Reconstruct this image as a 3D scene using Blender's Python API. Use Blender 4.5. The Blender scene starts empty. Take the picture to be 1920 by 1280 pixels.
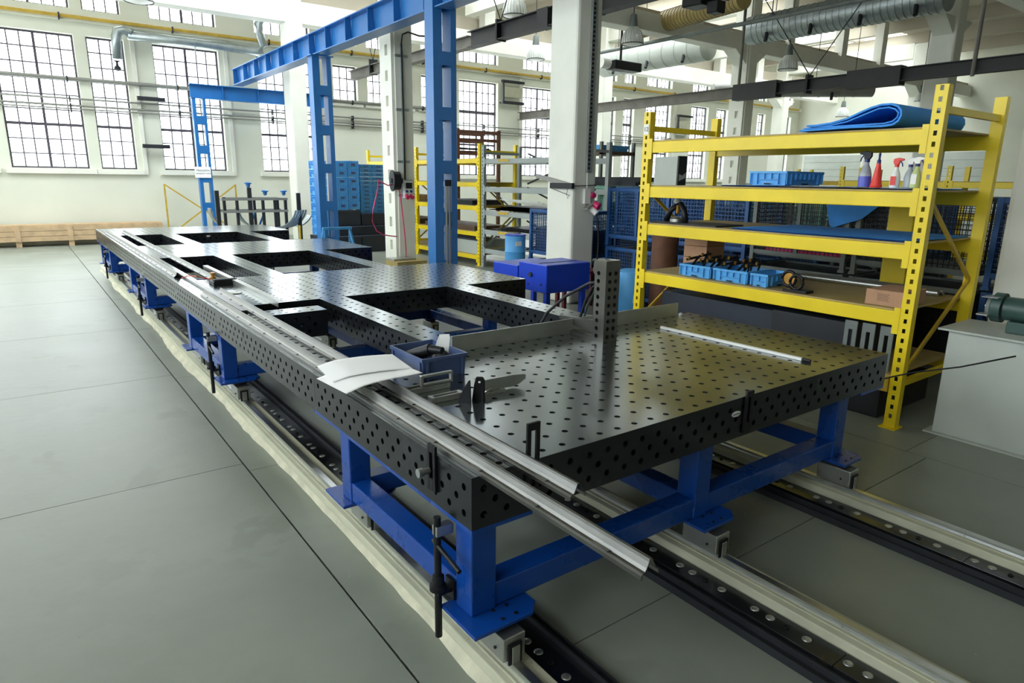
import bpy, math, random
from mathutils import Vector, Matrix
random.seed(7)
S = bpy.context.scene
COL = S.collection

# ------------------------------------------------------------------ camera
yaw, pit, rol = math.radians(36.587), math.radians(13.808), math.radians(0.771)
c_, s_ = math.cos, math.sin
fw = Vector((s_(yaw)*c_(pit), c_(yaw)*c_(pit), -s_(pit)))
rt = Vector((c_(yaw), -s_(yaw), 0)); up = rt.cross(fw)
r2 = rt*c_(rol) + up*s_(rol); u2 = -rt*s_(rol) + up*c_(rol)
cam = bpy.data.cameras.new('camera'); cam.sensor_width = 36; cam.lens = 36*1238.35/1920
cam.clip_end = 200; cam.clip_start = 0.05
co = bpy.data.objects.new('camera', cam); COL.objects.link(co)
m = Matrix((r2, u2, -fw)).transposed().to_4x4(); m.translation = Vector((0, 0, 1.845))
co.matrix_world = m; S.camera = co

# ------------------------------------------------------------------ overcast sky and its openings
W = bpy.data.worlds.new('sky'); S.world = W; W.use_nodes = True
bg = W.node_tree.nodes['Background']; bg.inputs[0].default_value = (0.93, 0.97, 1.0, 1); bg.inputs[1].default_value = 6.5
S.view_settings.view_transform = 'Standard'; S.view_settings.look = 'None'
S.view_settings.gamma = 1; S.view_settings.use_curve_mapping = False
S.view_settings.exposure = 0.48

def portal(name, loc, rot, sx, sy):
    l = bpy.data.lights.new(name, 'AREA'); l.shape = 'RECTANGLE'; l.size = sx; l.size_y = sy
    l.cycles.is_portal = True
    o = bpy.data.objects.new(name, l); COL.objects.link(o); o.location = loc; o.rotation_euler = rot
SKY = [(14.2, 18.6)]     # roof lights, y ranges
for i, (a, b) in enumerate(SKY):
    portal('roof_light_portal', (15, (a+b)/2, 7.95), (0, 0, 0), 38, b-a)
portal('back_window_portal', (17, 21.7, 4.2), (math.radians(-90), 0, 0), 36, 4.8)
portal('left_window_portal', (-5.1, 7, 4.2), (0, math.radians(-90), 0), 4.8, 27)

# ------------------------------------------------------------------ materials
def lin(h):
    h = h.lstrip('#'); v = [int(h[i:i+2], 16)/255 for i in (0, 2, 4)]
    return [x/12.92 if x <= .04045 else ((x+.055)/1.055)**2.4 for x in v]
MATS = {}
def mat(name, hexc, rough=.5, metal=0., var=.12, vs=3., bump=0., bs=60., trans=0., spec=None, second=None, thr=.62):
    if name in MATS: return MATS[name]
    m = bpy.data.materials.new(name); m.use_nodes = True; nt = m.node_tree
    b = nt.nodes['Principled BSDF']; c = lin(hexc)
    b.inputs['Roughness'].default_value = rough; b.inputs['Metallic'].default_value = metal
    if spec is not None: b.inputs['Specular IOR Level'].default_value = spec
    if trans: b.inputs['Transmission Weight'].default_value = trans
    tc = nt.nodes.new('ShaderNodeTexCoord')
    if var > 0:
        n = nt.nodes.new('ShaderNodeTexNoise'); n.inputs['Scale'].default_value = vs; n.inputs['Detail'].default_value = 5
        nt.links.new(tc.outputs['Object'], n.inputs['Vector'])
        r = nt.nodes.new('ShaderNodeValToRGB')
        r.color_ramp.elements[0].position = .3; r.color_ramp.elements[1].position = .7
        r.color_ramp.elements[0].color = [x*(1-var) for x in c]+[1]
        r.color_ramp.elements[1].color = [min(1, x*(1+var)) for x in c]+[1]
        nt.links.new(n.outputs['Fac'], r.inputs[0]); out = r.outputs[0]
        if second:
            n2 = nt.nodes.new('ShaderNodeTexNoise'); n2.inputs['Scale'].default_value = vs*2.3; n2.inputs['Detail'].default_value = 8
            nt.links.new(tc.outputs['Object'], n2.inputs['Vector'])
            r3 = nt.nodes.new('ShaderNodeValToRGB'); r3.color_ramp.elements[0].position = thr; r3.color_ramp.elements[1].position = thr+.06
            nt.links.new(n2.outputs['Fac'], r3.inputs[0])
            mx = nt.nodes.new('ShaderNodeMix'); mx.data_type = 'RGBA'
            nt.links.new(r3.outputs[0], mx.inputs[0]); nt.links.new(out, mx.inputs[6]); mx.inputs[7].default_value = lin(second)+[1]
            out = mx.outputs[2]
        nt.links.new(out, b.inputs['Base Color'])
        mr = nt.nodes.new('ShaderNodeMapRange'); mr.inputs[3].default_value = max(.02, rough*.8); mr.inputs[4].default_value = min(1, rough*1.2)
        nt.links.new(n.outputs['Fac'], mr.inputs[0]); nt.links.new(mr.outputs[0], b.inputs['Roughness'])
    else: b.inputs['Base Color'].default_value = c+[1]
    if bump:
        n3 = nt.nodes.new('ShaderNodeTexNoise'); n3.inputs['Scale'].default_value = bs; n3.inputs['Detail'].default_value = 4
        nt.links.new(tc.outputs['Object'], n3.inputs['Vector'])
        bp = nt.nodes.new('ShaderNodeBump'); bp.inputs['Strength'].default_value = bump; bp.inputs['Distance'].default_value = .01
        nt.links.new(n3.outputs['Fac'], bp.inputs['Height']); nt.links.new(bp.outputs[0], b.inputs['Normal'])
    MATS[name] = m; return m

M = dict(
 concrete=mat('concrete floor', '#82877c', .40, var=.13, vs=1.4, bump=.15, bs=14, second='#7f8479', thr=.57),
 rocks=None, joint=mat('dark joint filler', '#3c3b38', .9),
 wall=mat('cream wall paint', '#d9dacb', .8, var=.05, vs=.8, bump=.15, bs=25),
 column=mat('white column paint', '#e6e6da', .7, var=.05, vs=1.6, bump=.15, bs=30, second='#cfcfc0', thr=.7),
 ceil=mat('beige roof slab', '#b3ab9a', .85, var=.10, vs=.6),
 beam=mat('white concrete beam', '#e4e3d8', .75, var=.06, vs=1.2),
 glass=None, tower=mat('satin grey black steel', '#75746f', .3, .9, var=.1, vs=6),
 dsteel=mat('dark window steel', '#4b4750', .6),
 table=mat('nitrided table steel', '#868c8e', .19, .92, var=.06, vs=1.3),
 side=mat('dark ground table side', '#44474b', .26, .9, var=.12, vs=3),
 bar=mat('bright rolled steel', '#6c6c69', .33, .95, var=.16, vs=7),
 alu=mat('milled aluminium', '#b9bbb6', .35, .9, var=.08, vs=8),
 galv=mat('galvanised sheet', '#a9b2b4', .4, .75, var=.14, vs=6),
 black=mat('black oxide steel', '#1c1d20', .45, .4, var=.2, vs=10),
 rubber=mat('black rubber', '#16171a', .7),
 legblue=mat('glossy deep blue enamel', '#0b4090', .28, var=.08, vs=4),
 blue=mat('mid blue crane paint', '#226aad', .38, var=.1, vs=1.5, second='#2f78b8', thr=.68),
 boxblue=mat('light blue crate plastic', '#55a6e4', .45, var=.08, vs=5),
 boxblue2=mat('faded blue crate plastic', '#4590c6', .5, var=.1, vs=5),
 boxdark=mat('charcoal blue bin plastic', '#232b38', .5, var=.15, vs=4),
 craten=mat('slate blue translucent plastic', '#43547c', .3, var=.1, vs=6),
 benchblue=mat('royal blue machine paint', '#0b3cc0', .35, var=.08, vs=3),
 meshblue=mat('blue mesh box paint', '#22528c', .5, var=.15, vs=5),
 green=mat('pale green mesh box paint', '#6ea890', .5, var=.12, vs=5),
 greym=mat('grey mesh box paint', '#6f7673', .55, var=.15, vs=5),
 yellow=mat('yellow rack enamel', '#eccf1e', .38, var=.08, vs=2.5, second='#cdb63c', thr=.70),
 yellow2=mat('worn ochre yellow paint', '#c2a12c', .5, var=.2, vs=6),
 grey=mat('light grey rack enamel', '#9aa19d', .5, var=.08, vs=3),
 board=mat('brown fibre shelf board', '#a38f58', .55, var=.15, vs=5),
 wood=mat('pale crate wood', '#c4a884', .75, var=.16, vs=6, bump=.2, bs=40),
 carton=mat('brown cardboard', '#b28a6c', .85, var=.08, vs=8),
 foam=mat('blue foam mat', '#3a92ea', .7, var=.1, vs=9, bump=.3, bs=200),
 cream=mat('cream painted track bed', '#b9b9a2', .75, var=.1, vs=5, second='#8d8a76', thr=.7),
 grout=mat('rough pale grout', '#c0bda6', .9, var=.15, vs=9, bump=.6, bs=30),
 railsteel=mat('polished guide rail', '#cfd2d4', .3, 1.0, var=.05, vs=20),
 plate=mat('oily steel track plate', '#4a4d50', .25, .9, var=.3, vs=3, second='#9a8248', thr=.64),
 rust=mat('rusty brown steel', '#5d3c2a', .7, .3, var=.3, vs=7),
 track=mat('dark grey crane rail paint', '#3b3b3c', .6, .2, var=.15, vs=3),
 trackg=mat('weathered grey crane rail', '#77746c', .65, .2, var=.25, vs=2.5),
 pipe=mat('grey wall pipe paint', '#8c8c86', .5, .3, var=.1),
 yellowpipe=mat('yellow gas pipe paint', '#b99a3a', .5, var=.15, vs=6),
 white=mat('white plastic', '#e8e8e4', .4, var=.03),
 paper=mat('white paper', '#ffffff', .8, var=.02),
 red=mat('red plastic', '#e23a30', .4, var=.05),
 pink=mat('magenta plastic', '#cf2466', .4, var=.05),
 cabinet=mat('pale grey green sheet metal', '#b4bab2', .45, var=.06, vs=3),
 dark=mat('dark painted steel', '#25272c', .6, .2, var=.25, vs=4),
 darkgreen=mat('dark green machine paint', '#35504a', .45, var=.15, vs=6),
 lampshade=mat('ribbed prismatic glass reflector', '#dfe3df', .25, trans=.35, var=.04),
 purple=mat('violet blue liquid', '#5a63c8', .3), clearp=mat('clear bottle plastic', '#c9cfd6', .25, trans=.45, var=.02),
 lime=mat('pale lime liquid bottle', '#cfdd9a', .3, trans=.2), navy=mat('navy trigger plastic', '#22246e', .4),
 text=mat('black print', '#1b1b1b', .7, var=0), brass=mat('brass fitting', '#c9974a', .35, .9, var=.1, vs=20),
 maroon=mat('maroon paint', '#6d2230', .5), brown=mat('brown rack paint', '#5f4a37', .6, .2, var=.2, vs=6),
)
def glassmat():
    m = bpy.data.materials.new('window glass'); m.use_nodes = True; nt = m.node_tree; nt.nodes.clear()
    o = nt.nodes.new('ShaderNodeOutputMaterial'); mx = nt.nodes.new('ShaderNodeMixShader')
    t = nt.nodes.new('ShaderNodeBsdfTransparent'); t.inputs[0].default_value = (.96, .98, .98, 1)
    g = nt.nodes.new('ShaderNodeBsdfGlossy'); g.inputs['Roughness'].default_value = .05
    mx.inputs[0].default_value = .07
    nt.links.new(t.outputs[0], mx.inputs[1]); nt.links.new(g.outputs[0], mx.inputs[2]); nt.links.new(mx.outputs[0], o.inputs[0])
    return m
M['glass'] = glassmat()

# ------------------------------------------------------------------ mesh helpers
class MB:
    def __init__(s): s.v = []; s.f = []
    def add(s, vs, fs):
        n = len(s.v); s.v += [tuple(p) for p in vs]; s.f += [tuple(i+n for i in f) for f in fs]; return s
    def box(s, x0, y0, z0, x1, y1, z1):
        if x0 > x1: x0, x1 = x1, x0
        if y0 > y1: y0, y1 = y1, y0
        if z0 > z1: z0, z1 = z1, z0
        return s.add([(x0,y0,z0),(x1,y0,z0),(x1,y1,z0),(x0,y1,z0),(x0,y0,z1),(x1,y0,z1),(x1,y1,z1),(x0,y1,z1)],
              [(0,3,2,1),(4,5,6,7),(0,1,5,4),(1,2,6,5),(2,3,7,6),(3,0,4,7)])
    def bar(s, p, q, w, h=None):            # square bar between two points
        h = h or w; p = Vector(p); q = Vector(q); d = (q-p).normalized()
        a = d.cross(Vector((0,0,1))); a = Vector((1,0,0)) if a.length < 1e-3 else a.normalized()
        b = a.cross(d); vs = []
        for e in (p, q):
            for i, j in ((-1,-1),(1,-1),(1,1),(-1,1)): vs.append(e+a*(i*w/2)+b*(j*h/2))
        return s.add(vs, [(0,1,2,3),(7,6,5,4),(0,4,5,1),(1,5,6,2),(2,6,7,3),(3,7,4,0)])
    def cyl(s, p, q, r, n=14, r1=None):
        p = Vector(p); q = Vector(q); d = (q-p).normalized(); r1 = r if r1 is None else r1
        a = d.cross(Vector((0,0,1))); a = Vector((1,0,0)) if a.length < 1e-3 else a.normalized(); b = d.cross(a)
        vs = [e+a*(rr*c_(2*math.pi*i/n))+b*(rr*s_(2*math.pi*i/n)) for e, rr in ((p,r),(q,r1)) for i in range(n)]
        fs = [(i,(i+1)%n,n+(i+1)%n,n+i) for i in range(n)]+[tuple(range(n))[::-1], tuple(range(n,2*n))]
        return s.add(vs, fs)
    def path(s, pts, r, n=8):
        pts = [Vector(p) for p in pts]; vs = []; k = len(pts)
        for i, p in enumerate(pts):
            d = (pts[min(i+1,k-1)]-pts[max(i-1,0)]).normalized()
            a = d.cross(Vector((0.03,0.02,1))).normalized(); b = d.cross(a)
            vs += [p+a*(r*c_(2*math.pi*j/n))+b*(r*s_(2*math.pi*j/n)) for j in range(n)]
        fs = [(i*n+j,i*n+(j+1)%n,(i+1)*n+(j+1)%n,(i+1)*n+j) for i in range(k-1) for j in range(n)]
        fs += [tuple(range(n))[::-1], tuple(range((k-1)*n,k*n))]
        return s.add(vs, fs)
    def lathe(s, prof, cx, cy, cz, n=20, cap=True):
        vs = [(cx+r*c_(2*math.pi*i/n), cy+r*s_(2*math.pi*i/n), cz+z) for r, z in prof for i in range(n)]
        k = len(prof); fs = [(j*n+i,j*n+(i+1)%n,(j+1)*n+(i+1)%n,(j+1)*n+i) for j in range(k-1) for i in range(n)]
        if cap: fs += [tuple(range(n))[::-1], tuple(range((k-1)*n,k*n))]
        return s.add(vs, fs)
    def prism(s, poly, O, U, V, D):          # 2-D outline in U,V swept along D
        O, U, V, D = map(Vector, (O, U, V, D)); n = len(poly)
        vs = [O+U*a+V*b for a, b in poly]+[O+U*a+V*b+D for a, b in poly]
        return s.add(vs, [tuple(range(n))[::-1], tuple(range(n,2*n))]+[(i,(i+1)%n,n+(i+1)%n,n+i) for i in range(n)])
    def sheet(s, line, O, U, V, D, t):       # bent sheet of thickness t along a 2-D line
        L = [Vector(p) for p in line]; outer = []; inner = []
        for i, p in enumerate(L):
            d = (L[min(i+1,len(L)-1)]-L[max(i-1,0)]).normalized(); nn = Vector((-d.y, d.x))
            outer.append(p+nn*t/2); inner.append(p-nn*t/2)
        O, U, V, D = map(Vector, (O, U, V, D)); k = len(L); ring = outer+inner[::-1]
        vs = [O+U*a.x+V*a.y for a in ring]+[O+U*a.x+V*a.y+D for a in ring]; n = 2*k
        fs = [(i,(i+1)%n,n+(i+1)%n,n+i) for i in range(n)]
        for i in range(k-1):
            fs += [(i,i+1,n-2-i,n-1-i), (n+n-1-i,n+n-2-i,n+i+1,n+i)]
        return s.add(vs, fs)

OFF = {}
def put(o): COL.objects.link(o); return o
def obj(name, mb, material, parent=None, bevel=0, smooth=False):
    me = bpy.data.meshes.new(name)
    if parent is not None: off = OFF[parent.name]
    else:
        xs = [v[0] for v in mb.v]; ys = [v[1] for v in mb.v]; zs = [v[2] for v in mb.v]
        off = Vector(((min(xs)+max(xs))/2, (min(ys)+max(ys))/2, min(zs)))
    me.from_pydata([(v[0]-off.x, v[1]-off.y, v[2]-off.z) for v in mb.v], [], mb.f)
    me.materials.append(M[material] if isinstance(material, str) else material)
    if smooth:
        me.shade_smooth()
        if smooth != 'all':
            try: me.set_sharp_from_angle(angle=math.radians(38))
            except Exception: pass
    o = put(bpy.data.objects.new(name, me))
    if parent is not None: o.parent = parent
    else: o.location = off
    OFF[o.name] = off
    if bevel:
        b = o.modifiers.new('bevel', 'BEVEL'); b.width = bevel; b.segments = 2; b.limit_method = 'ANGLE'; b.angle_limit = math.radians(50)
        b.harden_normals = False
    return o
def thing(name, label, cat, loc, group=None):
    o = put(bpy.data.objects.new(name, None)); o.location = loc; o.empty_display_size = .1
    OFF[o.name] = Vector(loc); o['label'] = label; o['category'] = cat
    if group: o['group'] = group
    return o
def tag(o, label, cat, group=None):
    o['label'] = label; o['category'] = cat
    if group: o['group'] = group
    return o
def struct(name, mb, material, parent=None, **k):
    o = obj(name, mb, material, parent, **k); o['kind'] = 'structure'; return o
def stuff(o): o['kind'] = 'stuff'; return o
def copy_tree(root, loc, rotz=0, label=None, group=None):
    r = put(root.copy()); r.location = loc; r.rotation_euler = (0, 0, rotz); OFF[r.name] = Vector(loc)
    if label: r['label'] = label
    if group: r['group'] = group
    for ch in root.children:
        c = put(ch.copy()); c.parent = r; OFF[c.name] = Vector(loc)
        for g in ch.children:
            d = put(g.copy()); d.parent = c
    return r
def txt(name, body, loc, size, material, normal='-x', parent=None, rot=None):
    cu = bpy.data.curves.new(name, 'FONT'); cu.body = body; cu.size = size; cu.align_x = 'CENTER'; cu.align_y = 'CENTER'; cu.extrude = .0004
    cu.materials.append(M[material]); o = put(bpy.data.objects.new(name, cu))
    o.rotation_euler = rot or {'-x': (math.pi/2, 0, -math.pi/2), '-y': (math.pi/2, 0, 0)}[normal]
    if parent is not None: o.parent = parent; o.location = Vector(loc)-OFF[parent.name]
    else: o.location = loc
    return solid_text(o)
def solid_text(o):
    dg = bpy.context.evaluated_depsgraph_get(); dg.update(); me = bpy.data.meshes.new_from_object(o.evaluated_get(dg))
    n = put(bpy.data.objects.new('lettering', me)); n.parent = o.parent; n.location = o.location; n.rotation_euler = o.rotation_euler
    bpy.data.objects.remove(o); return n
ORD = ['first','second','third','fourth','fifth','sixth','seventh','eighth','ninth','tenth','eleventh','twelfth']

# perforated plate: cells in U,V, a round bore with wall wherever has_hole(i,j)
def perforated(mb, O, U, V, N, us, vs, has, r=.014, t=.022, n=12):
    O, U, V, N = map(Vector, (O, U, V, N)); hand = U.cross(V).dot(N) > 0
    def P(a, b, d=0): return O+U*a+V*b-N*d
    for i in range(len(us)-1):
        for j in range(len(vs)-1):
            a0, a1, b0, b1 = us[i], us[i+1], vs[j], vs[j+1]
            if not has(i, j):
                q = [(0,1,2,3)] if hand else [(3,2,1,0)]
                mb.add([P(a0,b0),P(a1,b0),P(a1,b1),P(a0,b1)], q)
                mb.add([P(a0,b0,t),P(a1,b0,t),P(a1,b1,t),P(a0,b1,t)], [(3,2,1,0)] if hand else [(0,1,2,3)])
                continue
            ca, cb = (a0+a1)/2, (b0+b1)/2
            ang = [2*math.pi*k/n+math.pi/4 for k in range(n)]
            ring = [(ca+r*c_(w), cb+r*s_(w)) for w in ang]
            cor = [(a1,b1),(a0,b1),(a0,b0),(a1,b0)]
            for d, h in ((0, hand), (t, not hand)):
                V_ = [P(*c, d) for c in cor]+[P(*c, d) for c in ring]; F = []
                qn = n//4
                for k in range(4):
                    f = (k, (k+1) % 4)+tuple(4+((k+1)*qn-e) % n for e in range(qn+1))
                    F.append(f if h else f[::-1])
                mb.add(V_, F)
            V_ = [P(*c, 0) for c in ring]+[P(*c, t) for c in ring]
            mb.add(V_, [((k+1) % n, k, n+k, n+(k+1) % n)[::(1 if hand else -1)] for k in range(n)])

# ------------------------------------------------------------------ floor
XS = [-5.2, -1.5, .99, 4.88, 9.2, 14, 19.5, 25, 30.5, 36]
fb = MB().box(-5.4, -9, -.15, 36.2, 22.1, -.03)
floor = struct('floor', fb, 'joint')
for i in range(len(XS)-1):
    a, b = XS[i], XS[i+1]; off = -.14 if i == 2 else 0
    st = 2.44 if a < 9 else 4.88
    y = 1.85+off-st*(5 if st < 3 else 3)
    while y < 21.8:
        y0 = max(y, -8.9); y1 = min(y+st, 21.75)
        if y1-y0 > .1:
            o = obj('concrete_slab', MB().box(a+.006, y0+.003, -.035, b-.006, y1-.003, 0), 'concrete', floor)
        y += st

# ------------------------------------------------------------------ back wall with its windows
WY = 21.6
H0, H1, T1, U0, U1 = 1.97, 5.33, 3.08, 5.95, 7.2
WIN = [  # x0, x1, z0, double
 (-4.6,-2.9,H0,1), (-2.5,-1.6,H0,0), (-1.2,-.3,H0,0), (.07,1.78,H0,1), (2.05,2.92,H0,0), (3.6,5.31,H0,1), (6.38,8.05,H0,1),
 (8.75,9.58,4.22,0), (9.93,11.5,4.22,1), (11.95,12.75,4.25,0), (13.5,15.22,H0,1), (16.4,18.1,H0,1), (18.6,19.6,H0,0),
 (20.55,21.45,H0,0), (21.93,22.6,H0,0), (23.35,25.02,H0,1), (26.45,27.76,H0,1), (28.4,29.3,H0,0), (30.02,31.22,4.1,1),
 (31.8,32.5,4.1,0), (33.2,34.9,H0,1)]
def wall_with(name, brk_u, brk_z, solid, mk, material='wall'):
    mb = MB()
    for i in range(len(brk_u)-1):
        j = 0
        while j < len(brk_z)-1:
            if solid((brk_u[i]+brk_u[i+1])/2, (brk_z[j]+brk_z[j+1])/2):
                k = j
                while k+1 < len(brk_z)-1 and solid((brk_u[i]+brk_u[i+1])/2, (brk_z[k+1]+brk_z[k+2])/2): k += 1
                mk(mb, brk_u[i], brk_u[i+1], brk_z[j], brk_z[k+1]); j = k
            j += 1
    return struct(name, mb, material)
bu = sorted(set([-5.4, 36]+[w[0] for w in WIN]+[w[1] for w in WIN])); bz = [0, H0, 4.1, 4.22, 4.25, H1, U0, U1, 8.2]
def solid(x, z):
    for a, b, z0, d in WIN:
        if a < x < b and (z0 < z < H1 or U0 < z < U1): return False
    return True
wall_with('wall_back', bu, bz, solid, lambda mb, a, b, c, d: mb.box(a, WY, c, b, WY+.42, d))
# left wall, wall behind the camera, right wall
LW = [(-2+4.2*i, -2+4.2*i+3.5) for i in range(6)]
bl = sorted(set([-9, 22.02]+[a for p in LW for a in p])); bzl = [0, H0, H1, U0, U1, 8.2]
def solidl(y, z): return not any(a < y < b and (H0 < z < H1 or U0 < z < U1) for a, b in LW)
wall_with('wall_left', bl, bzl, solidl, lambda mb, a, b, c, d: mb.box(-5.4, a, c, -5.0, b, d))
struct('wall_front', MB().box(-5.4, -9.3, 0, 36, -9, 8.2), 'wall')
struct('wall_right', MB().box(35.6, -9, 0, 36, 21.6, 8.2), 'wall')

pane_me = bpy.data.meshes.new('pane')
pm = MB().box(0, -.003, 0, 1, .003, 1); pane_me.from_pydata(pm.v, [], pm.f); pane_me.materials.append(M['glass'])
wn = 0
def window(x0, x1, z0, z1, dbl, rows, trans=None, axis='x', pl=WY+.2, panes=True):
    """steel window: frame, glazing bars and one pane per opening"""
    global wn; wn += 1
    mb = MB()
    def B(a, b, c, d, t):
        if axis == 'x': mb.box(a, pl-t, c, b, pl+t, d)
        else: mb.box(pl-t, a, c, pl+t, b, d)
    f = .045
    B(x0, x0+f, z0, z1, .03); B(x1-f, x1, z0, z1, .03); B(x0+f, x1-f, z0, z0+f, .03); B(x0+f, x1-f, z1-f, z1, .03)
    segs = [(x0+f, x1-f)]
    if dbl:
        xm = (x0+x1)/2; B(xm-.03, xm+.03, z0+f, z1-f, .03); segs = [(x0+f, xm-.03), (xm+.03, x1-f)]
    for t in (trans or []): B(x0+f, x1-f, t-.035, t+.035, .034)
    bars = sorted(rows); cells = []
    for a, b in segs:
        nc = 3 if b-a > .45 else 2
        for k in range(1, nc):
            xx = a+(b-a)*k/nc; B(xx-.015, xx+.015, z0+f, z1-f, .015)
        for k in range(nc):
            for q in range(len(bars)-1): cells.append((a+(b-a)*k/nc, a+(b-a)*(k+1)/nc, bars[q], bars[q+1]))
    for z in bars[1:-1]: B(x0+f, x1-f, z-.015, z+.015, .014)
    w = struct('window_%d' % wn, mb, 'dsteel'); off = OFF[w.name]
    for a, b, c, d in cells:
        p = put(bpy.data.objects.new('pane', pane_me)); p.parent = w
        if axis == 'x': p.location = Vector((a, pl, c))-off; p.scale = (b-a, 1, d-c)
        else: p.location = Vector((pl, a, c))-off; p.rotation_euler = (0, 0, math.pi/2); p.scale = (b-a, 1, d-c)
    return w
def lin_rows(a, b, n): return [a+(b-a)*i/n for i in range(n+1)]
for i, (a, b, z0, d) in enumerate(WIN):
    rows = lin_rows(H0, T1, 3)+lin_rows(T1, H1, 6)[1:] if z0 < 3 else lin_rows(z0, H1, 3)
    w = window(a, b, z0, H1, d, rows, [T1, 4.26] if z0 < 3 else None)
    struct('sill', MB().box(a-.12, WY-.10, z0-.14, b+.14, WY+.05, z0-.02), 'beam', w)
    window(a, b, U0, U1, d, lin_rows(U0, U1, 2))
for a, b in LW:
    window(a, b, H0, H1, 1, lin_rows(H0, H1, 5), [T1], 'y', -5.2); window(a, b, U0, U1, 1, lin_rows(U0, U1, 2), None, 'y', -5.2)
# white edges of the piers and band above the windows
for k, (a, b) in enumerate(((3.06,3.16),(5.44,5.54),(8.12,8.2),(16.2,16.3),(25.2,25.35))):
    struct('trim_%d' % (k+1), MB().box(a, WY-.06, 1.83, b, WY, 5.6), 'beam')
struct('trim_6', MB().box(-5, WY-.16, 5.62, 35.6, WY, 5.80), 'wall')
struct('baseboard_back', MB().box(-5, WY-.02, 0, 35.6, WY, .1), 'wall')

# ------------------------------------------------------------------ ceiling, roof lights, columns, beams
mb = MB(); ys = [-9]+[v for p in SKY for v in p]+[22.1]
for i in range(0, len(ys), 2): mb.box(-5.4, ys[i], 7.9, 36, ys[i+1], 8.15)
ceiling = struct('ceiling', mb, 'ceil')
mb = MB()
for a, b in SKY:
    x = -5.4
    while x < 36: mb.box(x, a, 7.9, x+.12, b, 8.1); x += 1.5
    mb.box(-5.4, (a+b)/2-.04, 7.9, 36, (a+b)/2+.04, 8.05)
struct('roof_light_bars', mb, 'ceil', ceiling)
for a, b in SKY: struct('roof_light_pane', MB().box(-5.4, a, 8.11, 36, b, 8.12), 'glass', ceiling)
for x in [-5.2+3*i for i in range(14)]: struct('ceiling_rib', MB().box(x, -9, 7.45, x+.22, 22, 7.9), 'ceil')

CX, CYS = 6.6, [1.45, 7.45, 13.15, 19.4]
CW, CD = .46, .6
k = 0
def column(x, y, slots=False, haunch=False, top=7.45):
    global k; k += 1
    mb = MB()
    if slots:
        mb.box(x+.07, y, 0, x+CW, y+CD, top); L = x; z = .3
        mb.box(L, y+.035, 0, x+.07, y+.2, top); mb.box(L, y+.32, 0, x+.07, y+CD-.035, top); mb.box(L, y+.2, 0, x+.07, y+.32, z)
        while z < top-.3:
            mb.box(L, y+.2, z+.21, x+.07, y+.32, min(z+.5, top)); z += .5
    else: mb.box(x, y, 0, x+CW, y+CD, top)
    o = struct('column', mb, 'column', bevel=0 if slots else .04)
    if haunch:
        for s in (-1, 1):
            xx = x if s < 0 else x+CW
            obj('haunch', MB().prism([(0, 0), (.55*s, .38), (0, .38)], (xx, y+.08, 5.36), (1,0,0), (0,0,1), (0,CD-.16,0)), 'column', o)
    return o
colA = column(CX, 19.4); colB = column(CX, 13.15, True); colC = column(CX, 7.45); column(CX, 1.45)
for y in CYS: column(18.6, y, y == 13.15, y in (13.15, 7.45))
for y in CYS: column(30.6, y, False, True)
column(-.4, -6.4); column(6.6, -6.4)
n = 20
def beam_x(y, z0, z1, w=.45, x0=-5.2, x1=35.6):
    global n; n += 1
    return struct('beam', MB().box(x0, y, z0, x1, y+w, z1), 'beam', bevel=.015)
beam_x(19.45, 5.93, 6.5); beam_x(13.25, 5.74, 6.2, x0=12.2); beam_x(13.25, 6.7, 7.3, x0=-5.2, x1=12.1); beam_x(7.55, 6.7, 7.3); beam_x(1.55, 6.7, 7.3)
for i, (x, y0, y1) in enumerate(((12.4, 13.7, 19.45), (24.6, 13.7, 19.45), (30.7, 13.8, 19.4), (18.7, 13.8, 19.4), (12.4, 7.9, 13.2))):
    struct('cross_beam', MB().box(x, y0, 6.9, x+.35, y1, 7.5), 'beam')
# short posts standing on the eaves beam, dark band behind
for i, x in enumerate((1.2, 4.4, 10.6, 13.2, 16.6, 20.6, 22.8, 25.6, 28.4)):
    struct('beam_post', MB().box(x, 19.5, 6.5, x+.42, 19.85, 7.9), 'beam')
struct('trim_7', MB().box(-5, 19.95, 6.62, 35.6, 20.05, 7.0), 'ceil')
struct('trim_8', MB().box(-5, 13.45, 6.2, 35.6, 13.5, 6.34), 'ceil')
for i, x in enumerate((13.4, 16.2, 20.9, 24.2, 27.0)):
    struct('girder_post', MB().box(x, 13.3, 6.2, x+.34, 13.6, 7.9), 'beam')
# right wall doors and hatch
for i, (y0, y1, z1, z0) in enumerate(((17.8, 20.9, 3.3, .0), (12.0, 14.2, 3.35, .0))):
    d = struct('door_%d' % (i+1), MB().box(35.5, y0-.12, 0, 35.6, y1+.12, z1+.14), 'beam')
    for j in range(9):
        z = z0+j*(z1-z0)/9
        struct('door_panel', MB().box(35.47, y0, z+.01, 35.5, y1, z+(z1-z0)/9-.01), 'cabinet', d)

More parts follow.
